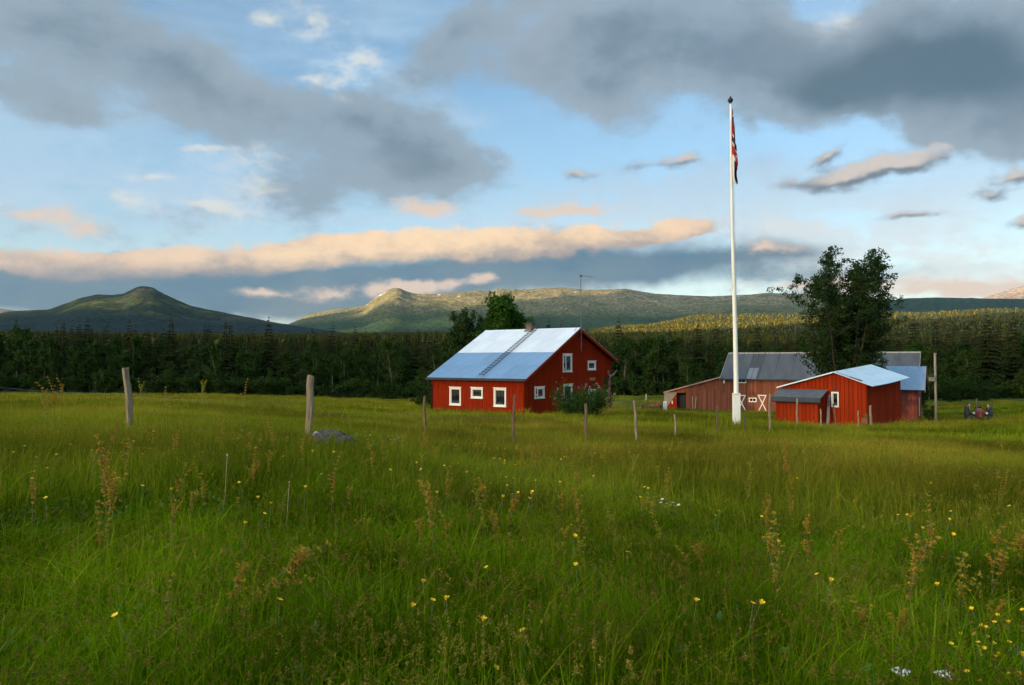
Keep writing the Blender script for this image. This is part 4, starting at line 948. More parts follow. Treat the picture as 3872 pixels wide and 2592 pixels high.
def barn():
    th = math.atan2(-.505, .863); p = at(2733, 1556, 97); F = Frame(p.x, p.y, p.z, th)
    b = empty('barn', F.o, th); tag(b, 'long weathered red barn with dark grey sheet roof', 'barn')
    L, DP, HE, HR = 21.4, 8.2, 4.25, 7.25; LW, LH = 7.2, 2.15; s = (HR - HE) / (DP / 2)
    f = lambda cx, cy: (2380 + cx / 3.408, 1200 + cy / 3.408)
    def rc(a, c, d, e): return F.rect('y', *f(a, c), *f(d, e))
    def topb(u): return HE - .05
    def topl(u): return LH + (HE - .1 - LH) * (u + LW) / LW
    wins = [rc(1388, 785, 1505, 850), rc(1538, 1037, 1640, 1095)]; wo = [inset(w, .09) for w in wins]
    door = rc(610, 975, 732, 1186); door = (door[0], door[1], -.5, door[3])
    w1 = wall_with_openings('y', 0, L, topb, wo).build('wall', M_BARN, b)
    w2 = wall_with_openings('y', -LW, 0, topl, [door]).build('wall', M_BARN, b)
    zs = F.wall('y', *f(1600, 992))[1]
    boarding(w1, M_BARN, 'y', 0, L, topb, wins, .21, .15, .025, jitter=.06, zsplit=zs, margin=.0)
    boarding(w2, M_BARN, 'y', -LW, 0, topl, [door], .21, .15, .025, jitter=.06)
    q = MB(); q.box(L - .14, L, .145, DP, -.4, HE - .05); q.prism([(L, .0, HE - .04), (L, DP, HE - .04), (L, DP / 2, HR - .1)], (-.14, 0, 0)); q.box(.0, .14, .145, DP, HE - 2.0, HE - .05); q.prism([(.0, .0, HE - .04), (.0, DP, HE - .04), (.0, DP / 2, HR - .1)], (.14, 0, 0))
    q.box(-LW, -LW + .14, .145, DP - 1, -.4, LH - .06); q.box(-LW + .145, L - .145, DP - .14, DP, -.4, 2.0); q.build('end_wall', M_BARN, b)
    room(b, -LW + .3, -.2, .6, 6.5, -.4, 1.9); room(b, .3, L - .3, .5, 7, -.3, HE - .3)
    for w in wins: window(b, 'y', w, .09, cross='v', curtain=None, head=False)
    rf = empty('roof', (0, 0, 0)); rf.parent = b; ov = .35; rr = random.Random(4)
    dk = MB()
    dk.prism([(-.25, -ov, HE - s * ov), (-.25, DP / 2, HR), (-.25, DP / 2, HR - .12), (-.25, -ov, HE - s * ov - .12)], (L + .5, 0, 0)); dk.prism([(-.25, DP / 2, HR), (-.25, DP + ov, HE - s * ov), (-.25, DP + ov, HE - s * ov - .12), (-.25, DP / 2, HR - .12)], (L + .5, 0, 0)); dk.build('roof_deck', M_DARK, rf)
    ang = math.atan(s); full = math.hypot(DP / 2 + ov, (DP / 2 + ov) * s); wd = [1.95, 1.1, .65, .8, 1.7, 1.9, 1.75, 1.9, 1.8, 1.9, 1.8, 1.9, 2.1]; mi = [0, 0, 1, 1, 0, 0, 0, 2, 0, 0, 2, 0, 0]
    x = -.28; wd = [w_ * (L + .56) / sum(wd) for w_ in wd]
    for k, (w, m) in enumerate(zip(wd, mi)):
        q = MB(); q.box(0, w - .035, 0, full + .03, 0, .02 + .012 * (k % 2)); q.box(w - .05, w + .01, 0, full + .02, .021 + .012 * (k % 2), .055)
        o = q.build('roof_sheet', M_BARNROOF[m], rf); o.location = (x, -ov, HE - s * ov + .012); o.rotation_euler = (ang, 0, 0); x += w
    q = MB(); q.box(0, 1.15, 0, 2.2, 0, .012); o = q.build('roof_sheet', M_BARNROOF[3], rf); o.location = (2.95, -ov + .03, HE - s * ov + .075); o.rotation_euler = (ang, 0, 0); o['label'] = 'paler patch sheet'
    q = MB(); q.prism([(-.28, DP / 2 - .2, HR - .09), (-.28, DP / 2, HR + .07), (-.28, DP / 2 + .2, HR - .09)], (L + .56, 0, 0)); q.build('ridge_cap', mat('ridge_wood', (.34, .30, .24), (.24, .21, .17), .9), rf)
    for xe in (-.30, L + .23):
        q = MB(); q.prism([(xe, -ov, HE - s * ov + .09), (xe, DP / 2, HR + .09), (xe, DP / 2, HR - .14), (xe, -ov, HE - s * ov - .14)], (.05, 0, 0)); q.build('verge_board', mat('verge_grey', (.30, .29, .27), (.2, .19, .18), .8), rf)
    lr = empty('lean_to_roof', (0, 0, 0)); lr.parent = b
    sl_ = (HE - .05 - LH - .1) / LW
    q = MB(); q.prism([(-LW - .3, -.3, LH - sl_ * .3 + .06), (-.0, -.3, HE - .02), (-.0, -.3, HE + .10), (-LW - .3, -.3, LH - sl_ * .3 + .18)], (0, 7.6, 0)); q.build('roof_deck', M_BARNROOF[0], lr)
    q = MB(); q.prism([(-LW - .32, -.34, LH - sl_ * .3 + .03), (-.0, -.34, HE - .05), (-.0, -.34, HE + .12), (-LW - .32, -.34, LH - sl_ * .3 + .20)], (0, .035, 0)); q.build('verge_board', mat('verge_pinkish', (.36, .20, .15), (.28, .15, .11), .8), lr)
    # sliding double door
    r0 = rc(862, 922, 1165, 1186); um = F.wall('y', *f(1002, 1000))[0]; dd = empty('sliding_door', (0, 0, 0)); dd.parent = b
    for (a, c) in ((r0[0], um - .02), (um + .02, r0[1])):
        u = a
        while u < c - .05: wpiece('board', M_BARN, dd, 'y', u, min(u + .17, c), .0, r0[3] - .12, .045, .07 + rr.uniform(0, .008)); u += .18
    wpiece('door_rail', M_ANNEX, dd, 'y', r0[0] - .1, r0[1] + .1, r0[3] - .11, r0[3] + .04, .045, .10)
    # open door leaf, swung out to the left
    lf = empty('door_leaf', (0, 0, 0)); lf.parent = b
    dw = door[1] - door[0] + .35; dh = door[3] + .02
    q = MB(); q.box(-dw, 0, 0, .03, -.05, dh); q.build('leaf_panel', M_RED, lf)
    q = MB(); q.prism([(-dw, -.012, -.04), (-dw, -.012, dh), (0, -.012, dh)], (0, .011, 0)); q.build('leaf_grey_boards', M_GREYWOOD, lf)
    q = MB(); q.box(-dw, 0, -.035, -.013, dh - .18, dh); q.box(-dw, 0, -.035, -.013, 0, .12); q.prism([(-dw, -.035, .12), (-dw + .16, -.035, .12), (0, -.035, dh - .18), (-.16, -.035, dh - .18)], (0, .02, 0)); q.build('leaf_braces', M_GREYWOOD, lf)
    q = MB(); q.box(-.62, -.5, -.03, -.013, .75, 1.15); q.build('leaf_notice', M_WHITE, lf)
    lf.location = (door[0], -.06, 0); lf.rotation_euler = (0, 0, R(8))
    for (a, c2, d, e) in ((1392, 1002, 1500, 1200), (1657, 1002, 1768, 1205)):
        u0, u1, z0, z1 = rc(a, c2, d, e); z0 = max(z0, .0); X = empty('stable_door', (0, 0, 0)); X.parent = b
        q = MB(); wbox(q, 'y', u0 - .05, u1 + .05, z0, z1 + .06, .03, .06); q.build('door_panel', M_BARN, X)
        q = MB(); wbox(q, 'y', u0, u1, z1 - .12, z1, .0605, .085)
        for (ua, ub) in ((u0 + .02, u1 - .1), (u1 - .14, u0 + .06)): q.prism([wpt('y', ua, z1 - .12, .062), wpt('y', ua + .12, z1 - .12, .062), wpt('y', ub + .12, z0, .062), wpt('y', ub, z0, .062)], wpt('y', 0, 0, .02 if ua < ub else .024))
        q.build('white_brace', M_WHITE, X)
    r0 = rc(1214, 808, 1232, 852); q = MB(); wbox(q, 'y', r0[0], r0[1], r0[2], r0[3], .03, .18); q.box(r0[0] - .03, r0[1] + .03, -.25, -.03, r0[3] + .001, r0[3] + .05); q.build('wall_lamp', M_WHITE, b)
    q = MB(); wbox(q, 'y', door[0] - .3, door[1] + .1, -.25, .08, .0, .9); q.build('door_ramp', M_GREYWOOD, b)
    Rm = Matrix.Translation(F.o) @ Matrix.Rotation(th, 4, 'Z')
    for (xa, ya, xb, yb, lab) in ((812, 1020, 822, 1195, 'pale wooden pole leaning on the barn, nearer the open door'), (860, 1028, 848, 1205, 'pale wooden pole leaning on the barn, nearer the sliding door')):
        u, z = F.wall('y', *f(xa, ya), -.05); v, y0 = F.wall('y', *f(xb, yb), -.35)
        q = MB(); q.tube([(v, -.5, -.1), (u, -.06, z)], .035, 7); q.box(v - .1, v + .1, -.53, -.47, -.12, .0)
        o = q.build('leaning_pole', mat('pale_wood', (.52, .40, .24), (.42, .31, .18), .8), None); o.matrix_world = Rm; tag(o, lab, 'pole', 'poles leaning on the barn')
    return F
BF = barn()

def shed():
    p = at(3277, 1606, 47); th = R(43); F = Frame(p.x, p.y, p.z - .15, th)
    zb = .15; s = empty('shed', F.o, th); tag(s, 'bright red shed with pale blue metal roof in front of the big tree', 'shed')
    f = lambda cx, cy: (2880 + cx / 3.083, 1280 + cy / 3.083)
    GY, RX = 5.4, 5.1; PY = 1.93; HC, HP, HL = 2.62, 3.28, 2.33; RISE = .40 / 5.4
    def topg(u): return HC + (HP - HC) * u / PY - .06 if u < PY else HP + (HL - HP) * (u - PY) / (GY - PY) - .06
    topg.kinks = [PY]
    def topr(u): return HC - .06 + RISE * u - .03
    win = F.rect('x', *f(815, 625), *f(900, 803)); wo = inset(win, .06)
    w1 = wall_with_openings('x', 0, GY, topg, [wo]).build('wall', M_SHED, s)
    w2 = wall_with_openings('y', .0, RX, topr, []).build('wall', M_SHED, s)
    boarding(w1, M_SHED, 'x', 0, GY, topg, [win], .265, .235, .03, jitter=.03)
    boarding(w2, M_SHED, 'y', 0.0, RX, topr, [], .2, .175, .03, jitter=.03)
    q = MB(); q.box(RX - .12, RX, .145, GY, -.4, HC + .2); q.box(.145, RX - .125, GY - .14, GY, -.4, HL - .1); q.build('rear_wall', M_SHED, s)
    room(s, .4, RX - .4, .4, GY - .4, -.3, 2.2)
    window(s, 'x', win, .055, curtain=M_CURT, head=False)
    v = F.rect('x', *f(848, 575), *f(872, 617)); q = MB(); wbox(q, 'x', *v, .031, .05); q.build('vent', M_DARK, s)
    q = MB(); wbox(q, 'x', v[0] - .03, v[1] + .03, v[3], v[3] + .06, .031, .11); q.build('vent_hood', M_RED, s)
    rf = empty('roof', (0, 0, 0)); rf.parent = s; ov = .3
    ER = lambda x: RISE * (x + ov)
    slope = (HP - HC) / PY
    A = lambda x, y: Vector((x, y, (HC + slope * y if y < PY else HP + (HL - HP) * (y - PY) / (GY - PY)) + ER(x)))
    x0, x1 = -ov, RX + .3
    n = 5
    for k in range(n):                          # right slope: overlapping sheets that sag a little at the eave
        a = x0 + (x1 - x0) * k / n; c = x0 + (x1 - x0) * (k + 1) / n + .03; q = MB(); vs = []; m = 6
        for x in (a, c):
            for j in range(m + 1):
                y = -.5 + (PY + .5) * j / m; t = (x - x0) / (x1 - x0); sag = -.05 * math.sin(math.pi * t) * (1 - j / m)
                pt = A(x, y); pt.z += sag + .02 + .004 * k; vs.append(pt)
        vs2 = [v_ - Vector((0, 0, .025)) for v_ in vs]; fs = []; k0 = m + 1; o2 = len(vs)
        for j in range(m): fs.append((j, k0 + j, k0 + j + 1, j + 1)); fs.append((o2 + j, o2 + j + 1, o2 + k0 + j + 1, o2 + k0 + j))
        fs += [(0, o2, o2 + k0, k0), (m, k0 + m, o2 + k0 + m, o2 + m)]; fs += [(j, j + 1, o2 + j + 1, o2 + j) for j in range(m)]; fs += [(k0 + j, o2 + k0 + j, o2 + k0 + j + 1, k0 + j + 1) for j in range(m)]
        q.add(vs + vs2, fs); q.build('roof_sheet', M_SHEDROOF, rf)
    q = MB(); q.prism([A(x0, PY) + Vector((0, 0, .015)), A(x0, GY + .25) + Vector((0, 0, .015)), A(x0, GY + .25) - Vector((0, 0, .06)), A(x0, PY) - Vector((0, 0, .06))], (x1 - x0, 0, RISE * (x1 - x0))); q.build('roof_sheet', M_SHEDROOF, rf)
    q = MB(); nrm = .034
    q.prism([A(x0 + .10, PY * .92) + Vector((0, 0, nrm)), A(x0 + .10, .35) + Vector((0, 0, nrm)), A(x0 + .34, .35) + Vector((0, 0, nrm)), A(x0 + .3, PY * .92) + Vector((0, 0, nrm))], (0, 0, .01)); q.build('lead_flashing', mat('flashing_grey', (.36, .42, .44), (.28, .33, .34), .6), rf)
    q = MB(); q.prism([A(x0 + .12, .95) + Vector((0, 0, .046)), A(x0 + .12, .25) + Vector((0, 0, .046)), A(x0 + .42, .25) + Vector((0, 0, .046)), A(x0 + .3, .95) + Vector((0, 0, .046))], (0, 0, .008)); q.build('rust_patch', M_RUST, rf)
    # low lean-to on the gable
    lt = empty('lean_to', (0, 0, 0)); lt.parent = s; y0, y1 = 2.38, 5.35
    q = MB(); q.box(-1.1, -.035, y0 + .1, y1 - .1, -.5, 1.36); q.prism([(-1.1, y0 + .1, 1.361), (-.035, y0 + .1, 1.361), (-.035, y0 + .1, 2.0)], (0, y1 - y0 - .2, 0)); q.build('lean_to_wall', M_SHED, lt)
    u = y0 + .1
    while u < y1 - .3: wpiece('board', M_SHED, lt, 'x', u + .01, u + .24, -.4, 1.36, 1.102, 1.125); u += .255
    piece('board', M_SHED, lt, (-1.12, y0 + .075, -.4), (.28, .022, 1.4)); piece('board', M_SHED, lt, (-.8, y0 + .075, -.4), (.3, .022, 1.65)); piece('board', M_SHED, lt, (-.46, y0 + .075, -.4), (.4, .022, 1.85))
    q = MB(); q.prism([(-.033, y0 - .05, 2.17), (-.033, y0 - .05, 2.12), (-1.3, y0 - .15, 1.62), (-1.3, y0 - .15, 1.68)], (0, y1 - y0 + .25, 0)); q.build('lean_to_roof', M_DKROOF, lt)
    q = MB(); q.prism([(-1.31, y0 - .16, 1.70), (-1.31, y0 - .16, 1.62), (-1.40, y0 - .2, 1.36), (-1.42, y0 - .2, 1.42)], (0, y1 - y0 + .28, 0)); q.build('lean_to_flap', M_DARK, lt)
    Rm = Matrix.Translation(F.o) @ Matrix.Rotation(th, 4, 'Z')
    q = MB(); q.prism([(-.10, 2.16, 1.85), (-.10, 2.32, 1.85), (-.75, 2.16, -.3), (-.75, 1.98, -.3)], (.03, 0, .01)); o = q.build('leaning_board', M_STEEL, None); o.matrix_world = Rm; tag(o, 'dark grey board leaning on the red shed beside its window', 'board')
    q = MB(); q.box(-.5, -.04, -.25, .1, -.3, .55); q.tube([(-.27, -.08, .55), (-.27, -.08, .8)], .12, 8); o = q.build('rusty_stove', M_RUST, None); o.matrix_world = Rm; tag(o, 'small rusty drum at the near corner of the red shed', 'drum')
shed()

def annex():
    p = at(3472, 1600, 66); th = math.atan2(-.505, .863) ; F = Frame(p.x, p.y, p.z, th)
    s = empty('store_house', F.o, th); tag(s, 'small faded red store with blue corrugated roof at the barn end', 'store house')
    HE, HR, DP, L = 3.05, 4.75, 5.0, 6.5
    top = lambda u: HE - .08
    def topg(u): return HE + (HR - HE) * (1 - abs(u - DP / 2) / (DP / 2)) - .1
    w1 = wall_with_openings('y', -L, 0, top, []).build('wall', M_ANNEX, s)
    boarding(w1, M_ANNEX, 'y', -L, 0, top, [], .24, .20, .03, jitter=.04)
    w2 = MB().prism([(0, 0, -.4), (0, DP, -.4), (0, DP, HE - .1), (0, DP / 2, HR - .12), (0, 0, HE - .1)], (-.12, 0, 0)).build('wall', M_ANNEX, s)
    u = .1
    while u < DP - .1: piece('board', M_ANNEX, w2, (.002, u, -.4), (.028, .2, topg(u + .1) + .35)); u += .24
    q = MB(); q.box(-L, -.125, DP - .12, DP, -.4, HE - .1); q.build('rear_wall', M_ANNEX, s)
    wv = MB(); wv.box(.032, .06, .9, 1.35, .5, 2.1); wv.build('white_panel', M_WHITE, s)
    rf = empty('roof', (0, 0, 0)); rf.parent = s; ov = .4; sl_ = (HR - HE) / (DP / 2); ang = math.atan(sl_); full = math.hypot(DP / 2 + ov, (DP / 2 + ov) * sl_)
    me = corrugated(full, 1.0, mat('store_roof', (.30, .42, .54), (.25, .36, .48), .4, metal=.3), .16, .03); sw = 1.0; k = 0; x = .55 - 1.0
    while x > -L - .3:
        o = link('roof_sheet', me, rf); o.matrix_local = Matrix.Translation((x, -ov, HE - sl_ * ov)) @ Matrix.Rotation(ang, 4, 'X') @ Matrix(((0, 1, 0, 0), (1, 0, 0, 0), (0, 0, 1, 0), (0, 0, 0, 1))); x -= .99
    q = MB(); q.prism([(-L - .2, DP / 2, HR), (-L - .2, DP + ov, HE - sl_ * ov), (-L - .2, DP + ov, HE - sl_ * ov - .05), (-L - .2, DP / 2, HR - .05)], (L + .75, 0, 0)); q.prism([(-L - .2, -ov, HE - sl_ * ov - .01), (-L - .2, DP / 2, HR - .01), (-L - .2, DP / 2, HR - .06), (-L - .2, -ov, HE - sl_ * ov - .06)], (L + .72, 0, 0)); q.build('roof_deck', M_DARK, rf)
    q = MB()
    for (ya, za, yb, zb) in ((-ov, HE - sl_ * ov, DP / 2, HR), (DP / 2, HR, DP + ov, HE - sl_ * ov)): q.prism([(.535, ya, za + .02), (.535, yb, zb + .02), (.535, yb, zb - .2), (.535, ya, za - .2)], (.04, 0, 0))
    q.build('verge_board', mat('verge_tan', (.34, .26, .15), (.22, .16, .10), .8), rf)
annex()
#@@OBJECTS
# ------------------------------------------------------------------ posts, poles and things on the ground
def post(px, ytop, ybase, D, width, label, m, lean=0.0, seed=0, group='wooden fence posts'):
    """split wooden post: uneven octagonal stake with a broken top, its foot in the grass"""
    rg = random.Random(seed); b = at(px, ybase, D); g = gz(b.x, b.y); t = at(px, ytop, D); H = t.z - g + .02
    n = 9; mb = MB(); lv = 9; ph = [rg.uniform(.78, 1.18) for _ in range(n)]; vs = []; fs = []
    for i in range(lv):
        z = -.3 + (H + .3) * i / (lv - 1); k = 1 - .10 * i / lv; wx = .012 * math.sin(i * 1.3 + seed)
        for j in range(n):
            a = 2 * math.pi * j / n; r = width / 2 * ph[j] * k * (1 + .06 * math.sin(i * 2.1 + j * 1.7 + seed))
            vs.append((math.cos(a) * r + wx, math.sin(a) * r, z + (rg.uniform(-.03, .03) if i == lv - 1 else 0)))
    for i in range(lv - 1):
        for j in range(n): fs.append((i * n + j, i * n + (j + 1) % n, (i + 1) * n + (j + 1) % n, (i + 1) * n + j))
    vs.append((0, 0, H + .01)); c = len(vs) - 1
    for j in range(n): fs.append(((lv - 1) * n + j, (lv - 1) * n + (j + 1) % n, c))
    mb.add(vs, fs); o = mb.build('fence_post', m, None); o.location = (b.x, b.y, g); o.rotation_euler = (rg.uniform(-.03, .03), lean, rg.uniform(-.5, .5) * 0)
    tag(o, label, 'fence post', group); return o, b, g, H
P = [post(497, 1397, 1652, 14.6, .125, 'thick grey fence post leaning left, leftmost of the row', M_POST, -.085, 1),
     post(1166, 1427, 1668, 15.2, .135, 'thick weathered fence post standing beside the boulder', M_POST, .030, 2),
     post(1608, 1504, 1692, 19.8, .085, 'reddish bark-covered fence post in front of the house left end', M_POSTDK, -.02, 3),
     post(1939, 1499, 1706, 18.6, .078, 'thin dark fence post in front of the house near corner', M_POSTDK, .03, 4),
     post(2219, 1531, 1700, 21.5, .082, 'fence post in front of the lilac bush', M_POSTDK, -.03, 5),
     post(2411, 1519, 1688, 22.5, .085, 'crooked fence post in front of the rusty farm implement', M_POST, -.07, 6),
     post(2555, 1572, 1690, 24.5, .075, 'short faint grey fence post in front of the barn lean-to', M_POST, -.02, 7),
     post(2710, 1538, 1672, 28, .085, 'dark fence post just left of the white flagpole', M_POSTDK, .03, 8),
     post(2818, 1572, 1650, 29, .07, 'short brown stake just right of the white flagpole', M_POSTDK, .0, 9),
     post(2911, 1492, 1638, 31, .085, 'tall grey fence post left of the red shed', M_POST, .0, 10),
     post(3014, 1510, 1616, 41, .10, 'fence post in front of the shed lean-to', M_POST, .0, 11),
     post(3106, 1549, 1618, 41.5, .10, 'short pale fence post at the right end of the shed lean-to', M_POST, -.03, 12),
     post(3165, 1528, 1620, 40.5, .08, 'slanting brown fence post below the shed window', M_POSTDK, -.12, 13),
     post(3246, 1556, 1622, 41, .09, 'thin low fence post left of the shed near corner', M_POST, .0, 14),
     post(3294, 1536, 1620, 42, .11, 'sturdy fence post before the near corner of the red shed', M_POST, -.03, 15)]
def wire(A, B, label, sag=.05):
    pts = [A.lerp(B, i / 12.) - Vector((0, 0, sag * 4 * (i / 12.) * (1 - i / 12.))) for i in range(13)]
    q = MB(); q.tube(pts, .0022, 4, cap=False); o = q.build('fence_wire', M_STEEL, None); tag(o, label, 'wire', 'fence wires')
def on_post(i, t): o, b, g, H = P[i]; return Vector((b.x + math.sin(o.rotation_euler.y) * H * t, b.y - .05, g + H * t))
A0 = at(-260, 1440, 14.0)
wire(A0, on_post(0, .62), 'thin upper wire running out of frame left of the leftmost post'); wire(on_post(0, .60), on_post(1, .62), 'thin wire between the two thick grey fence posts')
wire(on_post(1, .45), on_post(2, .65), 'thin wire from the post by the boulder to the next')
for i, nm in ((2, 'below the house left end'), (3, 'below the house near corner'), (4, 'below the lilac bush')): wire(on_post(i, .62), on_post(i + 1, .62), 'thin fence wire stretched across the grass ' + nm)

def flagpole():
    b = at(2785, 1620, 36); g = gz(b.x, b.y); t = at(2762, 392, 36); H = t.z - g
    o = empty('flagpole', (b.x, b.y, g)); tag(o, 'tall white flagpole with black finial in the meadow', 'flagpole')
    dx = t.x - b.x; q = MB(); n = 14
    q.tube([(dx * i / n + .02 * math.sin(i * .5), 0, .3 + (H - .3) * i / n) for i in range(n + 1)], list(np.linspace(.118, .050, n + 1)), 14); q.build('pole', M_POLE, o, True)
    zs = at(2785, 1487, 36).z - g
    q = MB(); vs = [(x, y, z) for z in (-.3, zs) for (x, y) in ((-.15, -.13), (.15, -.13), (.15, .13), (-.15, .13))]; q.add(vs, [(0, 1, 5, 4), (1, 2, 6, 5), (2, 3, 7, 6), (3, 0, 4, 7), (4, 5, 6, 7)]); q.build('base_casing', M_POLE, o)
    q = MB(); q.box(-.16, .16, -.14, .14, zs - .07, zs - .03); q.build('casing_band', mat('band_white', (.66, .62, .52), (.5, .46, .38), .6), o)
    q = MB(); q.lathe([(.0, 0), (.055, 0), (.06, .04), (.12, .12), (.13, .17), (.085, .24), (.04, .29), (.035, .34), (0, .36)], 14, c=(dx, 0, H - .01)); q.build('finial', M_DARK, o, True)
    q = MB(); q.tube([(dx + .055, -.05, H - .2), (dx * .5 + .085, -.08, H * .5), (.09, -.11, 1.6)], .006, 5); q.build('halyard', M_STEEL, o)
    return b, g, dx, H
FPB = flagpole()
def flag():
    # limp cloth: outline surveyed left/right edge by height, folded in three soft pleats
    rows = [(415, 2768, 2770), (430, 2768, 2772), (455, 2767, 2774), (480, 2767, 2777), (505, 2767, 2778), (530, 2767, 2779), (555, 2768, 2783), (580, 2768, 2785), (605, 2769, 2787), (625, 2770, 2789), (640, 2771, 2786), (655, 2771, 2783), (670, 2771, 2784), (685, 2774, 2787), (697, 2782, 2788)]
    D = 35.84; q = MB(); N = 12; sub = 4; pts = []; meta = []
    for r in range((len(rows) - 1) * sub + 1):
        i = min(r // sub, len(rows) - 2); t = r / sub - i; a = [rows[i][k] * (1 - t) + rows[i + 1][k] * t for k in range(3)]
        for j in range(N + 1):
            u = j / N; p = at(a[1] + (a[2] - a[1]) * u, a[0], D); p.y += .05 * math.sin(u * math.pi * 3 + a[0] * .012) - .04 + .02 * math.cos(u * 9)
            pts.append(p); meta.append((a[0], u))
    def colour(y, u):                           # stripes as they hang: 0 red 1 white 2 blue
        if y < 434: return 0
        if y < 440: return 1
        if y < 452: return 2
        if y < 457: return 1
        d = y - 44 * u                          # diagonal band
        if d < 497: return 0
        if d < 505: return 1
        if d < 530: return 2
        if d < 540: return 1
        e = y - 30 * u
        if u > .62 and 586 < y < 612 and abs(u - .86 + (y - 586) * .006) < .10: return 1
        if e < 578 + 20 * u: return 0
        if u > .60 and y < 632: return 0
        if e < 600 + 8 * u: return 1
        if u < .28: return 1
        return 2
    fs = []; mi = []; R_ = (len(rows) - 1) * sub
    for r in range(R_):
        for j in range(N): fs.append((r * (N + 1) + j, r * (N + 1) + j + 1, (r + 1) * (N + 1) + j + 1, (r + 1) * (N + 1) + j)); mi.append(colour((meta[fs[-1][0]][0] + meta[fs[-1][2]][0]) / 2, (meta[fs[-1][0]][1] + meta[fs[-1][2]][1]) / 2))
    n = len(pts); back = [p + Vector((0, .012, 0)) for p in pts]
    q.v = [tuple(p) for p in pts + back]; q.f = fs + [tuple(k + n for k in f[::-1]) for f in fs]; q.mi = mi + mi
    o = q.build('flag', [M_FLRED, M_FLWHITE, M_FLBLUE], None, True); tag(o, 'red, white and blue cross flag hanging limp on the white pole', 'flag')
flag()

def utility_post():
    b = at(3540, 1612, 49); g = gz(b.x, b.y); t = at(3535, 1335, 49); H = t.z - g
    o = empty('utility_pole', (b.x, b.y, g)); tag(o, 'bare wooden pole standing alone right of the store', 'pole')
    q = MB(); q.tube([(0, 0, -.3), ((t.x - b.x) * .5, 0, H * .5), (t.x - b.x, 0, H)], [.085, .075, .065], 10); q.build('shaft', M_GREYWOOD, o, True)
    q = MB(); q.box(-.08, .06, -.09, -.075, H - .08, H - .02); q.build('top_collar', M_GREYWOOD, o)
    c = at(3522, 1432, 48.8)
    o2 = empty('birdhouse', c); tag(o2, 'small grey birdhouse fixed on the bare wooden pole', 'birdhouse')
    q = MB(); q.box(-.12, .12, -.12, .12, -.16, .10); q.build('box', M_GREYWOOD, o2)
    q = MB(); q.prism([(-.2, -.2, .16), (-.2, .16, .105), (-.2, .16, .13), (-.2, -.2, .185)], (.38, 0, 0)); q.build('lid', M_DKROOF, o2)
    q = MB(); q.lathe([(.0, -.125), (.03, -.125), (.03, -.121)], 10, 'y'); q.build('entrance', M_DARK, o2)
utility_post()

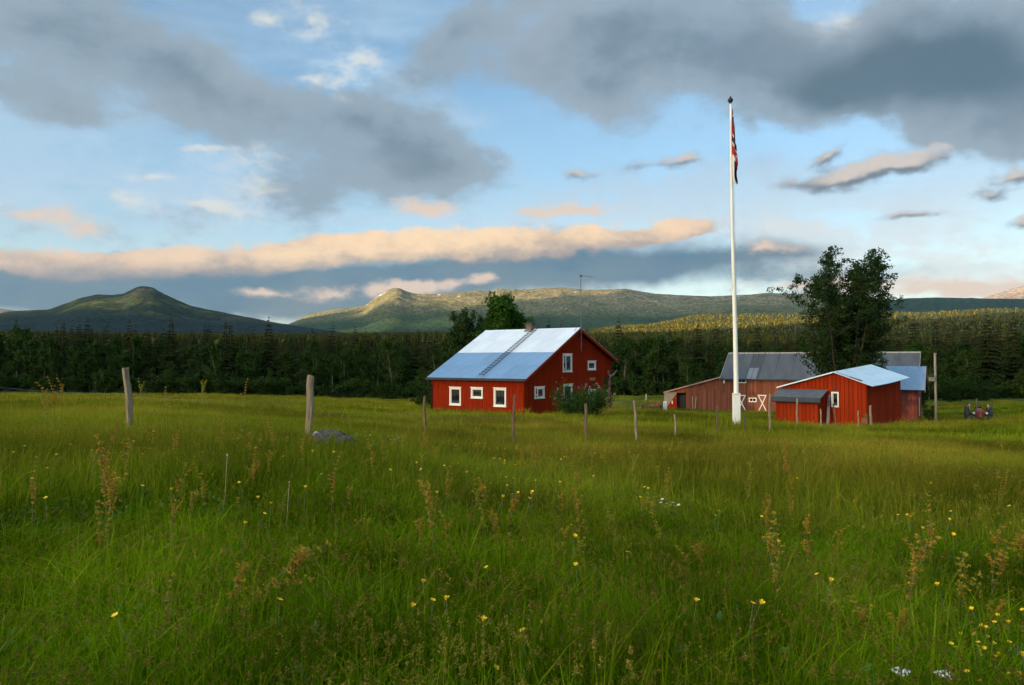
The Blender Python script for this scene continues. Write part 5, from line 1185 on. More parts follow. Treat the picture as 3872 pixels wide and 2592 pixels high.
def tractor():
    b = at(3704, 1612, 60); g = gz(b.x, b.y); o = empty('tractor', (b.x, b.y, g), R(-27)); tag(o, 'old red tractor facing us in the grass, far right', 'tractor')
    # built facing -y
    def wheel(x, y, r, w, nm):
        e = empty(nm, (x, y, r)); e.parent = o
        q = MB(); q.lathe([(r * .58, -w * .42), (r * .8, -w * .5), (r * .94, -w * .46), (r, -w * .25), (r, w * .25), (r * .94, w * .46), (r * .8, w * .5), (r * .58, w * .42), (r * .58, -w * .42)], 28, 'x')
        for k in range(18):
            a = 2 * math.pi * k / 18
            for s in (-1, 1):
                M = Matrix.Rotation(a + s * .09, 4, 'X') @ Matrix.Translation((s * w * .22, 0, r)) @ Matrix.Rotation(s * .5, 4, 'Z'); q.box(-w * .24, w * .24, -.025, .025, -.02, .03, 0, M)
        q.build('tyre', M_RUBBER, e)
        q = MB(); q.lathe([(0, -w * .15), (r * .2, -w * .2), (r * .3, -w * .05), (r * .6, -w * .3), (r * .6, w * .3), (r * .3, w * .05), (r * .2, w * .2), (0, w * .15)], 20, 'x'); q.build('rim', M_TRAC if r > .5 else M_METALPALE, e)
    wheel(-.78, 1.0, .62, .30, 'rear_wheel'); wheel(.78, 1.0, .62, .30, 'rear_wheel'); wheel(-.55, -.75, .34, .17, 'front_wheel'); wheel(.55, -.75, .34, .17, 'front_wheel')
    q = MB(); pr = [(-.24, .55), (.24, .55), (.26, .95), (.20, 1.10), (.08, 1.16), (-.08, 1.16), (-.20, 1.10), (-.26, .95)]
    q.prism([(x, -1.05, z) for x, z in pr], (0, 1.55, .0)); q.build('bonnet', M_TRAC, o)
    gr = MB(); gr.box(-.23, .23, -1.09, -1.055, .58, .98); grl = gr.build('grille', M_TRACDK, o)
    for k in range(5): piece('grille_slat', M_TRAC, grl, (-.22, -1.105, .62 + k * .075), (.44, .012, .018))
    piece('grille_bar', M_TRAC, grl, (-.04, -1.125, .55), (.08, .03, .50))
    for s in (-1, 1):
        q = MB(); q.lathe([(0, -.06), (.085, -.05), (.09, 0), (.06, .07), (0, .09)], 14, 'y', c=(s * .42, -.95, .86)); hl = q.build('headlight', M_LAMP, o, True)
        q = MB(); q.tube([(s * .42, -.9, .86), (s * .2, -.85, .8)], .018, 6); q.build('lamp_bracket', M_TRACDK, hl)
        q = MB(); n = 10; vs = []; fs = []
        for k in range(n + 1):
            a = R(62 + 95 * k / n); 
            for (x, rr) in ((s * .56, .70), (s * .76, .70), (s * .76, .67), (s * .56, .67)): vs.append((x, 1.0 - math.cos(a) * rr, .62 + math.sin(a) * rr))
        for k in range(n):
            for j in range(4): fs.append((4 * k + j, 4 * k + (j + 1) % 4, 4 * k + 4 + (j + 1) % 4, 4 * k + 4 + j))
        q.add(vs, fs); mg = q.build('mudguard', M_TRAC, o)
        q = MB(); q.lathe([(0, 0), (.05, 0), (.06, .1), (.03, .16), (0, .17)], 10, c=(s * .62, .55, 1.30)); q.tube([(s * .62, .55, 1.0), (s * .62, .55, 1.31)], .02, 6); q.build('side_lamp', M_METALPALE, mg, True)
    q = MB(); q.box(-.18, .18, -.95, 1.2, .40, .62); q.box(-.6, .6, .88, 1.12, .5, .74); q.box(-.5, .5, -.82, -.70, .30, .40); q.build('chassis', M_TRACDK, o)
    q = MB(); q.tube([(-.2, -.3, 1.1), (-.2, -.3, 1.75)], .035, 8); q.tube([(-.2, -.3, 1.72), (-.17, -.3, 1.95)], .03, 8); q.build('exhaust', M_STEEL, o)
    q = MB(); n = 20; q.tube([(math.cos(2 * math.pi * k / n) * .2, .55 + math.sin(2 * math.pi * k / n) * .16, 1.34 - math.sin(2 * math.pi * k / n) * .1) for k in range(n + 1)], .016, 6); q.tube([(0, .3, 1.0), (0, .55, 1.34)], .018, 6); q.box(-.18, .18, .545, .56, 1.33, 1.345); q.build('steering_wheel', M_DARK, o)
    q = MB(); q.box(-.22, .22, .95, 1.35, .92, .98); q.box(-.22, .22, 1.33, 1.38, .95, 1.22); q.tube([(0, 1.1, .6), (0, 1.1, .93)], .04, 6); q.build('seat', M_TRACDK, o)
tractor()

def implement():
    b = at(2470, 1556, 90); g = gz(b.x, b.y); o = empty('farm_implement', (b.x, b.y, g), R(12)); tag(o, 'rusty red horse-drawn implement lying in the grass left of the barn', 'farm implement')
    for (x, r) in ((-1.15, .42), (1.0, .42)):
        q = MB(); q.lathe([(r, -.05), (r, .05), (r * .93, .05), (r * .93, -.05), (r, -.05)], 22, 'x', c=(x, 0, r))
        for k in range(8): a = k * math.pi / 4; q.tube([(x, 0, r), (x, math.cos(a) * r * .95, r + math.sin(a) * r * .95)], .018, 4)
        q.tube([(x - .08, 0, r), (x + .08, 0, r)], .06, 8); q.build('wheel', M_RUST, o)
    q = MB(); q.tube([(-1.15, 0, .42), (1.0, 0, .42)], .035, 6); q.tube([(-.9, 0, .42), (-.2, -1.3, .55)], .04, 6); q.tube([(.8, 0, .42), (-.2, -1.3, .55)], .04, 6); q.tube([(-.9, .2, .85), (.9, .15, 1.0)], .05, 6); q.tube([(-.9, 0, .42), (-.9, .2, .85)], .035, 6); q.tube([(.9, 0, .42), (.9, .15, 1.0)], .035, 6); q.build('frame', M_RUST, o)
    q = MB(); q.box(-.3, .45, -.5, .1, .6, .82); q.box(.5, .95, -.3, .2, .72, 1.02); q.build('seed_box', mat('orange_rust', (.34, .12, .05), (.24, .08, .04), .85, 6), o)
    for k in range(8):
        x = -1.0 + k * .27; q = MB(); q.tube([(x, .2, .9), (x, .55, .75), (x, .6, .3), (x, .35, .02)], .016, 4); q.build('tine', M_RUST, o)
    q = MB(); q.lathe([(0, .0), (.13, .02), (.17, .05), (.16, .06), (0, .03)], 12, c=(-.5, .5, 1.15)); q.tube([(-.5, .1, .8), (-.5, .5, 1.15)], .02, 5); q.build('seat', M_RUST, o)
implement()
def small_posts():
    for k, (x, y0, y1, D, w, lab) in enumerate([(2512, 1521, 1557, 91, .22, 'short white gate post nearest the rusty implement'), (2518, 1520, 1558, 90.5, .2, 'short white gate post nearest the open barn door'), (2443, 1491, 1508, 120, .07, 'thin white electric fence stake on the far grass')]):
        b = at(x, y1, D); g = gz(b.x, b.y); H = at(x, y0, D).z - g; q = MB(); q.box(-w / 2, w / 2, -w / 2, w / 2, -.2, H); q.add([(-w / 2, -w / 2, H), (w / 2, -w / 2, H), (w / 2, w / 2, H), (-w / 2, w / 2, H), (0, 0, H + w * .4)], [(0, 1, 4), (1, 2, 4), (2, 3, 4), (3, 0, 4)])
        o = q.build('white_post', M_WHITE, None); o.location = (b.x, b.y, g); tag(o, lab, 'post')
small_posts()
def boulder():
    b = at(1262, 1712, 13.6); g = gz(b.x, b.y); bm = bmesh.new(); bmesh.ops.create_icosphere(bm, subdivisions=4, radius=1.0)
    for v in bm.verts:
        n = v.co.normalized(); k = 1 + .20 * (vnoise(n.x * 2.2 + 5, n.y * 2.2 + n.z * 1.7, 3) - .5) + .16 * (vnoise(n.x * 5 + 9, n.z * 5 + n.y * 4, 8) - .5)
        led = .05 * math.floor((n.z + .3 * n.x) * 4) / 4
        v.co = Vector((n.x * .40 * k, n.y * .34 * k, n.z * .22 * k + led - .06 * n.x))
    me = bpy.data.meshes.new('boulder'); bm.to_mesh(me); bm.free(); me.materials.append(M_ROCK)
    o = link('boulder', me); o.location = (b.x, b.y, g + .14); tag(o, 'grey lichen-spotted boulder in the grass beside a post', 'boulder')
boulder()

def big_trees():
    # the ragged multi-stemmed rowan behind the shed
    ms = broadleaf(301, 13.6, 9.4, .17, 66000, 14, M_BARK, M_LEAF_ROWAN, .12, shape='fan', clump=.50, sub=22, gap=.0, r0=.09)
    b = at(3205, 1590, 64); g = gz(b.x, b.y); t = at(3205, 955, 64); o = plant_tree('rowan_tree', ms, (b.x, b.y, g - .1), (t.z - g) / 13.9, 1.08, .4, 'tall ragged rowan with many stems between shed and barn')
    ms2 = broadleaf(310, 8.0, 7.6, .17, 20000, 8, M_BARK, M_LEAF_ROWAN, .15, shape='fan', clump=.5, sub=12, r0=.08)
    b = at(3225, 1590, 66); plant_tree('rowan_tree', ms2, (b.x, b.y, gz(b.x, b.y) - .1), 1.22, 1.08, 1.1, 'dense lower tree filling the foot of the tall rowan')
    ms3 = broadleaf(322, 10.0, 4.6, .22, 26000, 1, M_BARK, M_LEAF_WILLOW, .12, shape='oval', clump=.80, sub=26)
    b = at(1905, 1540, 74); g = gz(b.x, b.y); t = at(1898, 1112, 74); plant_tree('willow_tree', ms3, (b.x, b.y, g - .1), (t.z - g) / 10.3, 1.12, .2, 'round-headed green tree rising behind the house roof')
    ms4 = broadleaf(330, 9.0, 4.4, .20, 14000, 4, M_BARK, M_LEAF_ROWAN, .10, shape='fan', clump=.6, sub=16)
    for (x, yt, w, rz, lab) in ((1745, 1180, 1.05, .3, 'narrow dark tree behind the roof, left of the round tree'), (1820, 1152, .95, 2.2, 'pointed dark tree touching the round tree behind the roof'), (1785, 1168, .8, 4.0, 'thin dark tree between two others behind the roof')):
        b = at(x, 1545, 76); g = gz(b.x, b.y); t = at(x, yt, 76); plant_tree('aspen_tree', ms4, (b.x, b.y, g - .1), (t.z - g) / 9.2, w, rz, lab)
    ms5 = broadleaf(340, 5.0, 4.2, .2, 4500, 4, M_BARK, M_LEAF_BIRCH, .06, shape='oval', clump=.6, sub=10)
    for (x, yt, D, w, lab) in ((1635, 1372, 62, .8, 'low leafy bush at the far left corner of the house'), (1590, 1430, 70, .8, 'low bush just left of the house')):
        b = at(x, 1570, D); g = gz(b.x, b.y); t = at(x, yt, D); plant_tree('leafy_bush', ms5, (b.x, b.y, g - .1), (t.z - g) / 5.2, w, .6, lab, cat='bush')
    for (x, yt, D, w, lab) in ((3610, 1428, 100, .9, 'round willow bush right of the bare pole'), (3475, 1440, 92, .8, 'dark bush behind the small store'), (3720, 1440, 103, .8, 'round bush behind the tractor')):
        b = at(x, 1520, D); g = gz(b.x, b.y); t = at(x, yt, D); plant_tree('leafy_bush', ms5, (b.x, b.y, g - .1), (t.z - g) / 5.2, w, 2.0, lab, cat='bush')
    b = at(3515, 1590, 55); plant_tree('leafy_bush', ms5, (b.x, b.y, gz(b.x, b.y) - .1), .32, .3, 1.4, 'small dark bush at the foot of the bare pole', cat='bush')
    # low leafy growth along the foot of the wood
    ms6 = [broadleaf(350 + i, 3.4, 4.0, .26, 2200, 4, M_BARK, M_LEAF_BIRCH, .02, shape='oval', clump=.6, sub=8) for i in range(3)]; rr = random.Random(31); x = -60
    while x < 3930:
        D = float(edge_r(x)) - rr.uniform(.5, 3.5); X = (x - 1936) / FOC * D
        if not (1700 < x < 2280 or 2560 < x < 3420): sc_ = rr.uniform(.55, 1.15); plant_tree('willow_scrub', ms6[rr.randrange(3)], (X, D, gz(X, D) - .1), sc_ * rr.uniform(.7, 1.1), sc_, rr.uniform(0, 6), 'low leafy scrub along the foot of the wood', 'scrub along the wood edge', 'bush')
        x += rr.uniform(24, 66)
    # lilac before the gable
    rg = np.random.default_rng(9); b = at(2195, 1575, 49.5); g = gz(b.x, b.y); o = empty('lilac_bush', (b.x, b.y, g)); tag(o, 'wide flowering lilac bush in front of the house gable', 'bush')
    mb = MB(); cl = []
    for k in range(26):
        a = rg.uniform(0, 6.28); d = (math.cos(a) * rg.uniform(.2, 1.0), math.sin(a) * rg.uniform(.2, .8), 1); pts, _ = limb(mb, (math.cos(a) * .25, math.sin(a) * .2, -.1), d, rg.uniform(1.5, 2.35), .03, .008, rg, 6, 5, .08); cl += [pts[q] for q in range(2, 7)]
    mb.build('stems', M_BARK, o)
    C = np.array(cl); C = C * np.array([1.12, .9, .95]); n = 9000; pk = rg.integers(0, len(C), n); off = rg.normal(size=(n, 3)) * .26; pos = C[pk] + off; pos[:, 2] = np.abs(pos[:, 2])
    V, F_ = quads(pos, .11, rg, .6, .2); link('foliage', np_mesh('foliage', V, F_, M_LEAF_BUSH, np.repeat(rg.uniform(0, 1, n), 4)), o)
    top = C[np.linalg.norm(C * np.array([.55, .6, .55]), axis=1) > .95]; n = 0; P3 = []
    for c in top[rg.integers(0, len(top), 24)]:
        q = c + rg.normal(size=3) * np.array([.25, .25, .12]) + np.array([0, -.15, .12])
        for j in range(22): P3.append(q + np.array([rg.normal() * .035, rg.normal() * .035, rg.uniform(0, .17)]))
    V, F_ = quads(np.array(P3), .04, rg, .9); link('blossom', np_mesh('blossom', V, F_, mat('lilac_bloom', (.42, .30, .42), (.34, .22, .36), .8)), o)
big_trees()
#@@GRASS
# ------------------------------------------------------------------ meadow
M_GRASS = foliage('meadow_grass', ((.022, .085, .001), (.200, .285, .006), (.250, .215, .010)), .42, patch=(.22, .45, .72, .40), gloss=.0, straw=(.26, .20, .035))
M_GRASS_FAR = foliage('pasture_grass', ((.060, .120, .003), (.235, .270, .012), (.300, .230, .025)), .42, patch=(.05, .36, .62, .75), gloss=.0, straw=(.26, .20, .035))
M_SEED = foliage('grass_seed', ((.150, .125, .018), (.190, .150, .030), (.140, .085, .020)), .25, patch=(.2, .4, .6, .5), gloss=.0)
M_HERB = foliage('herb_leaves', ((.040, .115, .008), (.075, .150, .012), (.09, .15, .012)), .3, patch=(.3, .45, .65, .5), gloss=.03)
M_SORREL = foliage('sorrel_seed', ((.30, .32, .035), (.46, .18, .030), (.36, .24, .035)), .3, gloss=.0)
M_STEM = foliage('plant_stem', ((.075, .125, .025), (.135, .150, .040), (.13, .12, .04)), .2)
M_DRY = foliage('dry_stalk', ((.30, .23, .12), (.36, .29, .17), (.30, .22, .12)), .2)
M_YELLOW = mat('buttercup_petal', (.80, .52, .010), (.72, .42, .008), .45)
M_PETALW = mat('white_petal', (.74, .74, .68), (.62, .62, .56), .6)

class Tuft:
    def __init__(s, seed): s.rg = np.random.default_rng(seed); s.v = []; s.f = []; s.t = []; s.m = []
    def strip(s, pts, w, tint, mi, side=None):  # tapering curved ribbon along pts
        pts = np.array(pts); n = len(pts)
        if side is None:
            a = s.rg.uniform(0, 6.28); side = np.array([math.cos(a), math.sin(a), 0])
        o = len(s.v)
        for i, p in enumerate(pts):
            ww = w[i] if hasattr(w, '__len__') else w * (1 - (i / (n - 1)) ** 1.6) + .0004
            s.v += [p - side * ww * .5, p + side * ww * .5]; s.t += [tint, tint]
        for i in range(n - 1): s.f.append((o + 2 * i, o + 2 * i + 1, o + 2 * i + 3, o + 2 * i + 2)); s.m.append(mi)
    def quad(s, c, size, tint, mi, asp=.6):
        V, _ = quads(np.array([c]), size, s.rg, asp); o = len(s.v); s.v += list(V); s.t += [tint] * 4; s.f.append((o, o + 1, o + 2, o + 3)); s.m.append(mi)
    def blade(s, x, y, h, w, bend, seg=4, mi=0, tint=None):
        a = s.rg.uniform(0, 6.28); d = np.array([math.cos(a), math.sin(a), 0]); tint = float(np.clip(s.rg.normal(.46, .36), 0, .96)) if tint is None else tint
        pts = []
        for i in range(seg + 1):
            t = i / seg; pts.append(np.array([x, y, -.02]) + d * bend * h * t * t + np.array([0, 0, h * (t - .28 * abs(bend) * t * t * t)]))
        s.strip(pts, w, tint, mi, np.array([-d[1], d[0], 0]) if s.rg.uniform() < .5 else None); return pts
    def seedhead(s, pts, k, spread, size, mi=1):
        p = pts[-1]; q = pts[-2]; d = (p - q) / (np.linalg.norm(p - q) + 1e-9)
        for j in range(k): u = s.rg.uniform(0, 1); s.quad(p - d * spread * 3.2 * u + s.rg.normal(size=3) * spread * (.15 + .5 * u), size, float(s.rg.uniform(0, 1)), mi, .45)
    def mesh(s, name, mats): return np_mesh(name, np.array(s.v), np.array(s.f), mats, s.t, s.m)
GM = [M_GRASS, M_SEED, M_HERB, M_SORREL]
def disc(rg, rad): a = rg.uniform(0, 6.28); r = rad * math.sqrt(rg.uniform()); return math.cos(a) * r, math.sin(a) * r
def tuft_near(seed, n, rad, h, w, seeds, bend=.75, herbs=0):
    T = Tuft(seed); rg = T.rg
    for _ in range(n): x, y = disc(rg, rad); T.blade(x, y, h * rg.uniform(.4, 1.15), w * rg.choice([.45, .7, 1.0, 1.5]), rg.normal(0, bend), 5)
    for _ in range(seeds):
        x, y = disc(rg, rad); p = T.blade(x, y, h * rg.uniform(1.05, 1.5), w * .42, rg.normal(0, .18), 6, 0, float(rg.uniform(.5, 1))); T.seedhead(p, 20, .011, .010)
    for _ in range(herbs):
        x, y = disc(rg, rad)
        for k in range(5): c = np.array([x, y, h * rg.uniform(.15, .62)]) + rg.normal(size=3) * .03; T.quad(c, rg.uniform(.03, .075), float(rg.uniform()), 2, .5)
    return T.mesh('tuft', GM)
NEAR = [tuft_near(6, 150, .34, .34, .0075, 1, .95, 30), tuft_near(3, 160, .32, .36, .0070, 2, .9, 16), tuft_near(1, 185, .33, .44, .0068, 4, .7, 5), tuft_near(5, 190, .33, .58, .0080, 4, .6), tuft_near(2, 180, .34, .50, .0066, 6, .7, 4), tuft_near(4, 175, .34, .46, .0056, 8, .6, 6), tuft_near(7, 170, .35, .46, .0060, 10, .6, 10)]
def tuft_mid(seed, n, rad, h, w, seeds, sorrel=0, far=False):
    T = Tuft(seed); rg = T.rg
    for _ in range(n): x, y = disc(rg, rad); T.blade(x, y, h * rg.uniform(.45, 1.1), w * rg.uniform(.6, 1.4), rg.normal(0, .4), 3)
    for _ in range(seeds): x, y = disc(rg, rad); p = T.blade(x, y, h * rg.uniform(1.0, 1.45), w * .5, rg.normal(0, .15), 3, 0, .8); T.seedhead(p, 7, .022, .016)
    for _ in range(sorrel): x, y = disc(rg, rad); p = T.blade(x, y, h * rg.uniform(1.1, 1.5), w * .5, rg.normal(0, .1), 3, 0, .8); T.seedhead(p, 12, .034, .022, 3)
    return T.mesh('tuft', [M_GRASS_FAR] + GM[1:] if far else GM)
MID = [tuft_mid(13, 90, .36, .38, .010, 0), tuft_mid(11, 95, .38, .46, .010, 1, 0, True), tuft_mid(15, 100, .40, .56, .011, 3, 0, True), tuft_mid(12, 90, .40, .50, .010, 5, 0, True), tuft_mid(14, 85, .38, .48, .009, 9, 1, True)]
FAR = [tuft_mid(23, 110, .85, .38, .026, 0, far=True), tuft_mid(21, 110, .9, .46, .026, 1, far=True), tuft_mid(22, 110, .95, .52, .028, 7, far=True), tuft_mid(24, 100, .9, .54, .024, 12, 1, far=True)]
FENCED = [(at(1987, 1584, 52), 5.0)]
def clear_of_buildings(X, Y):
    ok = np.ones(len(X), bool)
    def rect(F, th, x0, x1, y0, y1):
        dx, dy = X - F.x, Y - F.y; u = dx * math.cos(th) + dy * math.sin(th); v = -dx * math.sin(th) + dy * math.cos(th)
        return (u > x0) & (u < x1) & (v > y0) & (v < y1)
    ok &= ~rect(Vector((.842, 52.103)), .935, .05, 11.7, .05, 8.1)
    p = at(2733, 1556, 97); ok &= ~rect(p, math.atan2(-.505, .863), -7.1, 21.3, .05, 8); p = at(3277, 1606, 47); ok &= ~rect(p, R(43), -1.0, 5, .05, 5.3)
    p = at(3472, 1600, 66); ok &= ~rect(p, math.atan2(-.505, .863), -6.4, -.05, .05, 4.9)
    return ok
def scatter(n, r0, r1, half, rg, power=1.0):
    azm = rg.uniform(-half, half, n); u = rg.uniform(0, 1, n)
    r = np.sqrt(r0 * r0 + (r1 * r1 - r0 * r0) * u) if power == 2 else np.exp(np.log(r0) + (np.log(r1) - np.log(r0)) * u) if power == 0 else (r0 + (r1 - r0) * u)
    return r * np.sin(azm), r * np.cos(azm)
def meadow():
    rg = np.random.default_rng(21)
    def layer(name, n, r0, r1, half, protos, power, smin, smax, label, seedy=None, hmod=1.0):
        X, Y = scatter(n, r0, r1, half, rg, power)
        pat = fbm(X / 3.2 + 40, Y / 3.2, 3, 51)
        ok = clear_of_buildings(X, Y)
        if r1 > 60: ok &= np.hypot(X, Y) < edge_r(1936 + FOC * X / np.maximum(Y, 1)) + 4
        X, Y, pat = X[ok], Y[ok], pat[ok]; Z = ground_z(X, Y); m = len(X)
        tall = fbm(X / 5.0, Y / 5.0, 3, 91); s = rg.uniform(smin, smax, m); hz = s * (.30 + 1.5 * tall) * hmod
        bo = at(1262, 1712, 13.6); db = np.hypot((X - bo.x) * 1.1, np.where(Y < bo.y, (Y - bo.y) * .42, (Y - bo.y) * 1.6)); hz = hz * np.clip((db - .22) / .6, .28, 1)
        # mown yard between house and barn, and towards the far wood, is short
        yard = (Y > 60) & (X > 7) & (X < 28); hz = np.where(yard, hz * .42, hz); hz = np.where(Y > 85, hz * .7, hz)
        k = len(protos); idx = np.clip((pat * 1.5 - .25 + rg.normal(0, .22, m)) * k, 0, k - 1).astype(int)
        rot = np.stack([rg.normal(0, .09, m), rg.normal(0, .09, m), rg.uniform(0, 6.28, m)], 1)
        keep = db > .38; X, Y, Z, rot, s, hz, idx = X[keep], Y[keep], Z[keep], rot[keep], s[keep], hz[keep], idx[keep]
        instancer(name, np.stack([X, Y, Z], 1), rot, np.stack([s, s, hz], 1), idx, protos, label)
    layer('meadow_grass', 2700, 2.3, 9.5, .72, NEAR, 1, .8, 1.3, 'tall uncut meadow grass with seed heads in the foreground', hmod=.52)
    layer('field_grass', 11500, 8.0, 34, .70, MID, 1, .8, 1.4, 'tall meadow grass around the fence posts', hmod=.54)
    layer('pasture_grass', 15000, 30, 142, .70, FAR, 1, .8, 1.4, 'grass of the far pasture around the buildings', hmod=.54)
meadow()
#@@FLOWERS
# ------------------------------------------------------------------ single plants that stand out
def on_meadow(px, py, h, d0=2.8, d1=80.0):      # where the sight line through (px, py) is h above the ground
    lo = None; D = d0
    while D < d1:
        p = at(px, py, D)
        if p.z - gz(p.x, p.y) < h: return p, D
        D *= 1.03
    return at(px, py, d1), d1
def sorrel_meshes(seed, H, red, branches=7):
    rg = np.random.default_rng(seed); st = MB(); pts, d = limb(st, (0, 0, -.02), (rg.normal() * .06, rg.normal() * .06, 1), H, .0042, .0016, rg, 9, 6, .03)
    P = []
    def cluster(c, k, sp): 
        for _ in range(k): P.append(c + rg.normal(size=3) * sp)
    for i in range(5, 10): cluster(pts[i], 22, .008)
    for k in range(branches):
        t = rg.uniform(.5, .9); i = t * 9; i0 = int(i); p = pts[i0] + (pts[min(i0 + 1, 9)] - pts[i0]) * (i - i0); a = rg.uniform(0, 6.28)
        bp, _ = limb(st, p, (math.cos(a) * .17, math.sin(a) * .17, 1), H * rg.uniform(.12, .30), .0018, .0008, rg, 5, 4, .10)
        for q in range(1, 6): cluster(bp[q], 13, .007)
    V, F = quads(np.array(P), .0145, rg, .9); t = np.repeat(np.clip(rg.normal(red, .25, len(P)), 0, 1), 4)
    lf = Tuft(seed + 5)
    for k in range(5):
        a = rg.uniform(0, 6.28); dd = np.array([math.cos(a), math.sin(a), .0]); L = rg.uniform(.12, .2); z = rg.uniform(.0, .22) * H; base = np.array([0, 0, z])
        lf.strip([base + dd * L * u + np.array([0, 0, L * (1.0 * u - .9 * u * u)]) for u in np.linspace(0, 1, 6)], [.006, .026, .034, .030, .018, .002], float(rg.uniform()), 0, np.array([-dd[1], dd[0], 0]))
    return st.mesh('stem', M_STEM, True), np_mesh('seed_head', V, F, M_SORREL, t), lf.mesh('leaf', [M_HERB])
SOR = [sorrel_meshes(400 + i, 1.0, r, b) for i, (r, b) in enumerate([(.15, 5), (.75, 4), (.5, 4), (.9, 6), (.3, 3), (.05, 6)])]
def sorrel(px, D, ytop, k, label, lean=(0, 0), rz=0.0, wid=1.0):
    p = at(px, ytop, D); g = gz(p.x, p.y); H = max(.25, p.z - g); o = empty('sorrel_plant', (p.x - math.sin(lean[1]) * H, p.y, g), rz); o.scale = (wid * .8, wid * .8, H / math.cos(lean[1])); o.rotation_euler = (lean[0], lean[1], rz)
    tag(o, label, 'sorrel plant', 'flowering sorrel in the meadow')
    for nm, me in zip(('stem', 'seed_head', 'leaf'), SOR[k]): tag(link(nm, me, o), kind='stuff' if nm == 'seed_head' else None)
for i, a in enumerate([
    (430, 5.4, 1690, 1, 'tallest reddish sorrel in the left foreground', (0, .03), .3, 1.5), (395, 5.2, 1790, 0, 'pale sorrel stem beside the tallest sorrel on the left', (0, -.04), 1.0, 1.3), (470, 5.6, 1740, 3, 'bushy rust-red sorrel just right of the tallest one', (0, .08), 2.0, 1.2), (345, 4.9, 1880, 4, 'low sorrel at the far left of the left cluster', (0, -.12), 2.2, 1.0),
    (985, 3.6, 2125, 5, 'large sorrel bent far over to the right in the left foreground', (0, .76), 0.0, 1.9), (930, 3.5, 2230, 3, 'second bent sorrel below the large bent one', (0, .74), .9, 1.5), (815, 3.4, 2350, 2, 'short bent sorrel with rusty seeds at the lower left', (0, .8), 2.0, 1.0),
    (740, 6.2, 1850, 0, 'upright pale sorrel in the left middle grass', (0, .05), .1, 1.1), (910, 6.5, 1880, 4, 'slim sorrel left of the dry stalk', (0, -.03), 1.0, 1.0), (1060, 6.6, 1870, 2, 'slender sorrel right of the dry stalk', (0, .04), 2.0, 1.0),
    (1395, 5.2, 2060, 3, 'orange sorrel head left of the tall centre sorrel', (0, .0), .5, 1.0), (1510, 5.3, 2040, 1, 'orange sorrel next left of the tall centre sorrel', (0, .05), 1.5, 1.1), (1590, 5.5, 1950, 3, 'rusty sorrel close against the tall centre sorrel', (0, -.04), 2.5, 1.0), (1690, 5.0, 1830, 0, 'tallest sorrel in the centre foreground with curved pale tip', (0, .10), 3.0, 1.3),
    (1715, 5.4, 1960, 1, 'reddish sorrel just right of the tall centre sorrel', (0, .02), .4, 1.0), (1900, 5.6, 1930, 3, 'dark rusty sorrel in the centre right grass', (0, .05), 1.3, 1.0), (1922, 5.2, 2030, 2, 'low rusty sorrel under the dark rusty one', (0, -.05), .9, 1.0), (1820, 5.4, 2040, 4, 'pale drooping sorrel between the centre rusty ones', (0, .18), .8, 1.0),
    (2365, 6.4, 1950, 5, 'yellow-green sorrel spike right of centre', (0, .0), 1.2, 1.0), (2380, 9.5, 1720, 0, 'distant slim sorrel in front of the fence', (0, .02), 1.2, 1.0), (2620, 5.0, 2090, 1, 'rusty sorrel at the left of the right foreground', (0, .12), 1.2, 1.0), (2705, 5.2, 2050, 3, 'brown sorrel spike in the right foreground', (0, .10), 2.2, 1.0),
    (2965, 4.3, 2045, 5, 'upright yellow sorrel in the right foreground', (0, -.05), .2, 1.3), (3400, 4.2, 2020, 0, 'tall branching sorrel at the far right foreground', (0, .03), .7, 1.6), (3500, 4.5, 2060, 4, 'sorrel leaning right with spread branches on the right', (0, -.28), 1.7, 1.5), (3620, 4.8, 2035, 2, 'spreading sorrel nearest the right edge path', (0, -.22), 2.7, 1.3), (3740, 5.0, 2000, 1, 'rust-coloured sorrel near the right edge', (0, .0), 3.3, 1.1), (3780, 4.2, 2260, 3, 'red sorrel above the buttercup cluster', (0, .05), 3.0, 1.0),
    (3240, 3.9, 2300, 5, 'small candelabra sorrel in the lower right', (0, .02), .5, 1.2), (3385, 3.7, 2300, 5, 'bushy green sorrel in the lower right', (0, .0), 1.5, 1.2), (3420, 3.8, 2290, 3, 'small red sorrel beside the bushy green one', (0, .02), 2.6, 1.0), (1175, 11.5, 1640, 3, 'red sorrel clump left of the boulder', (0, .02), .5, 1.6), (1200, 11.8, 1655, 3, 'second red sorrel right by the boulder', (0, .02), 1.5, 1.5),
    (220, 13.2, 1455, 2, 'tan sorrel clump against the wood, far left', (0, .02), .5, 1.8), (180, 13.4, 1462, 1, 'leftmost tan sorrel against the dark wood', (0, -.02), 1.4, 1.8), (240, 13.0, 1450, 1, 'third tan sorrel of the clump against the wood', (0, .04), 2.4, 1.8), (570, 13.8, 1452, 5, 'slim sorrel against the wood right of the leaning post', (0, 0), 2.4, 1.3), (755, 14.0, 1440, 0, 'tall sorrel against the wood between the thick posts', (0, .03), 2.0, 1.3), (890, 14.5, 1458, 2, 'brown sorrel against the wood left of the second post', (0, -.1), 2.0, 1.4), (660, 14.2, 1462, 4, 'low sorrel against the wood between the thick posts', (0, .12), 2.0, 1.3)]): sorrel(*a)
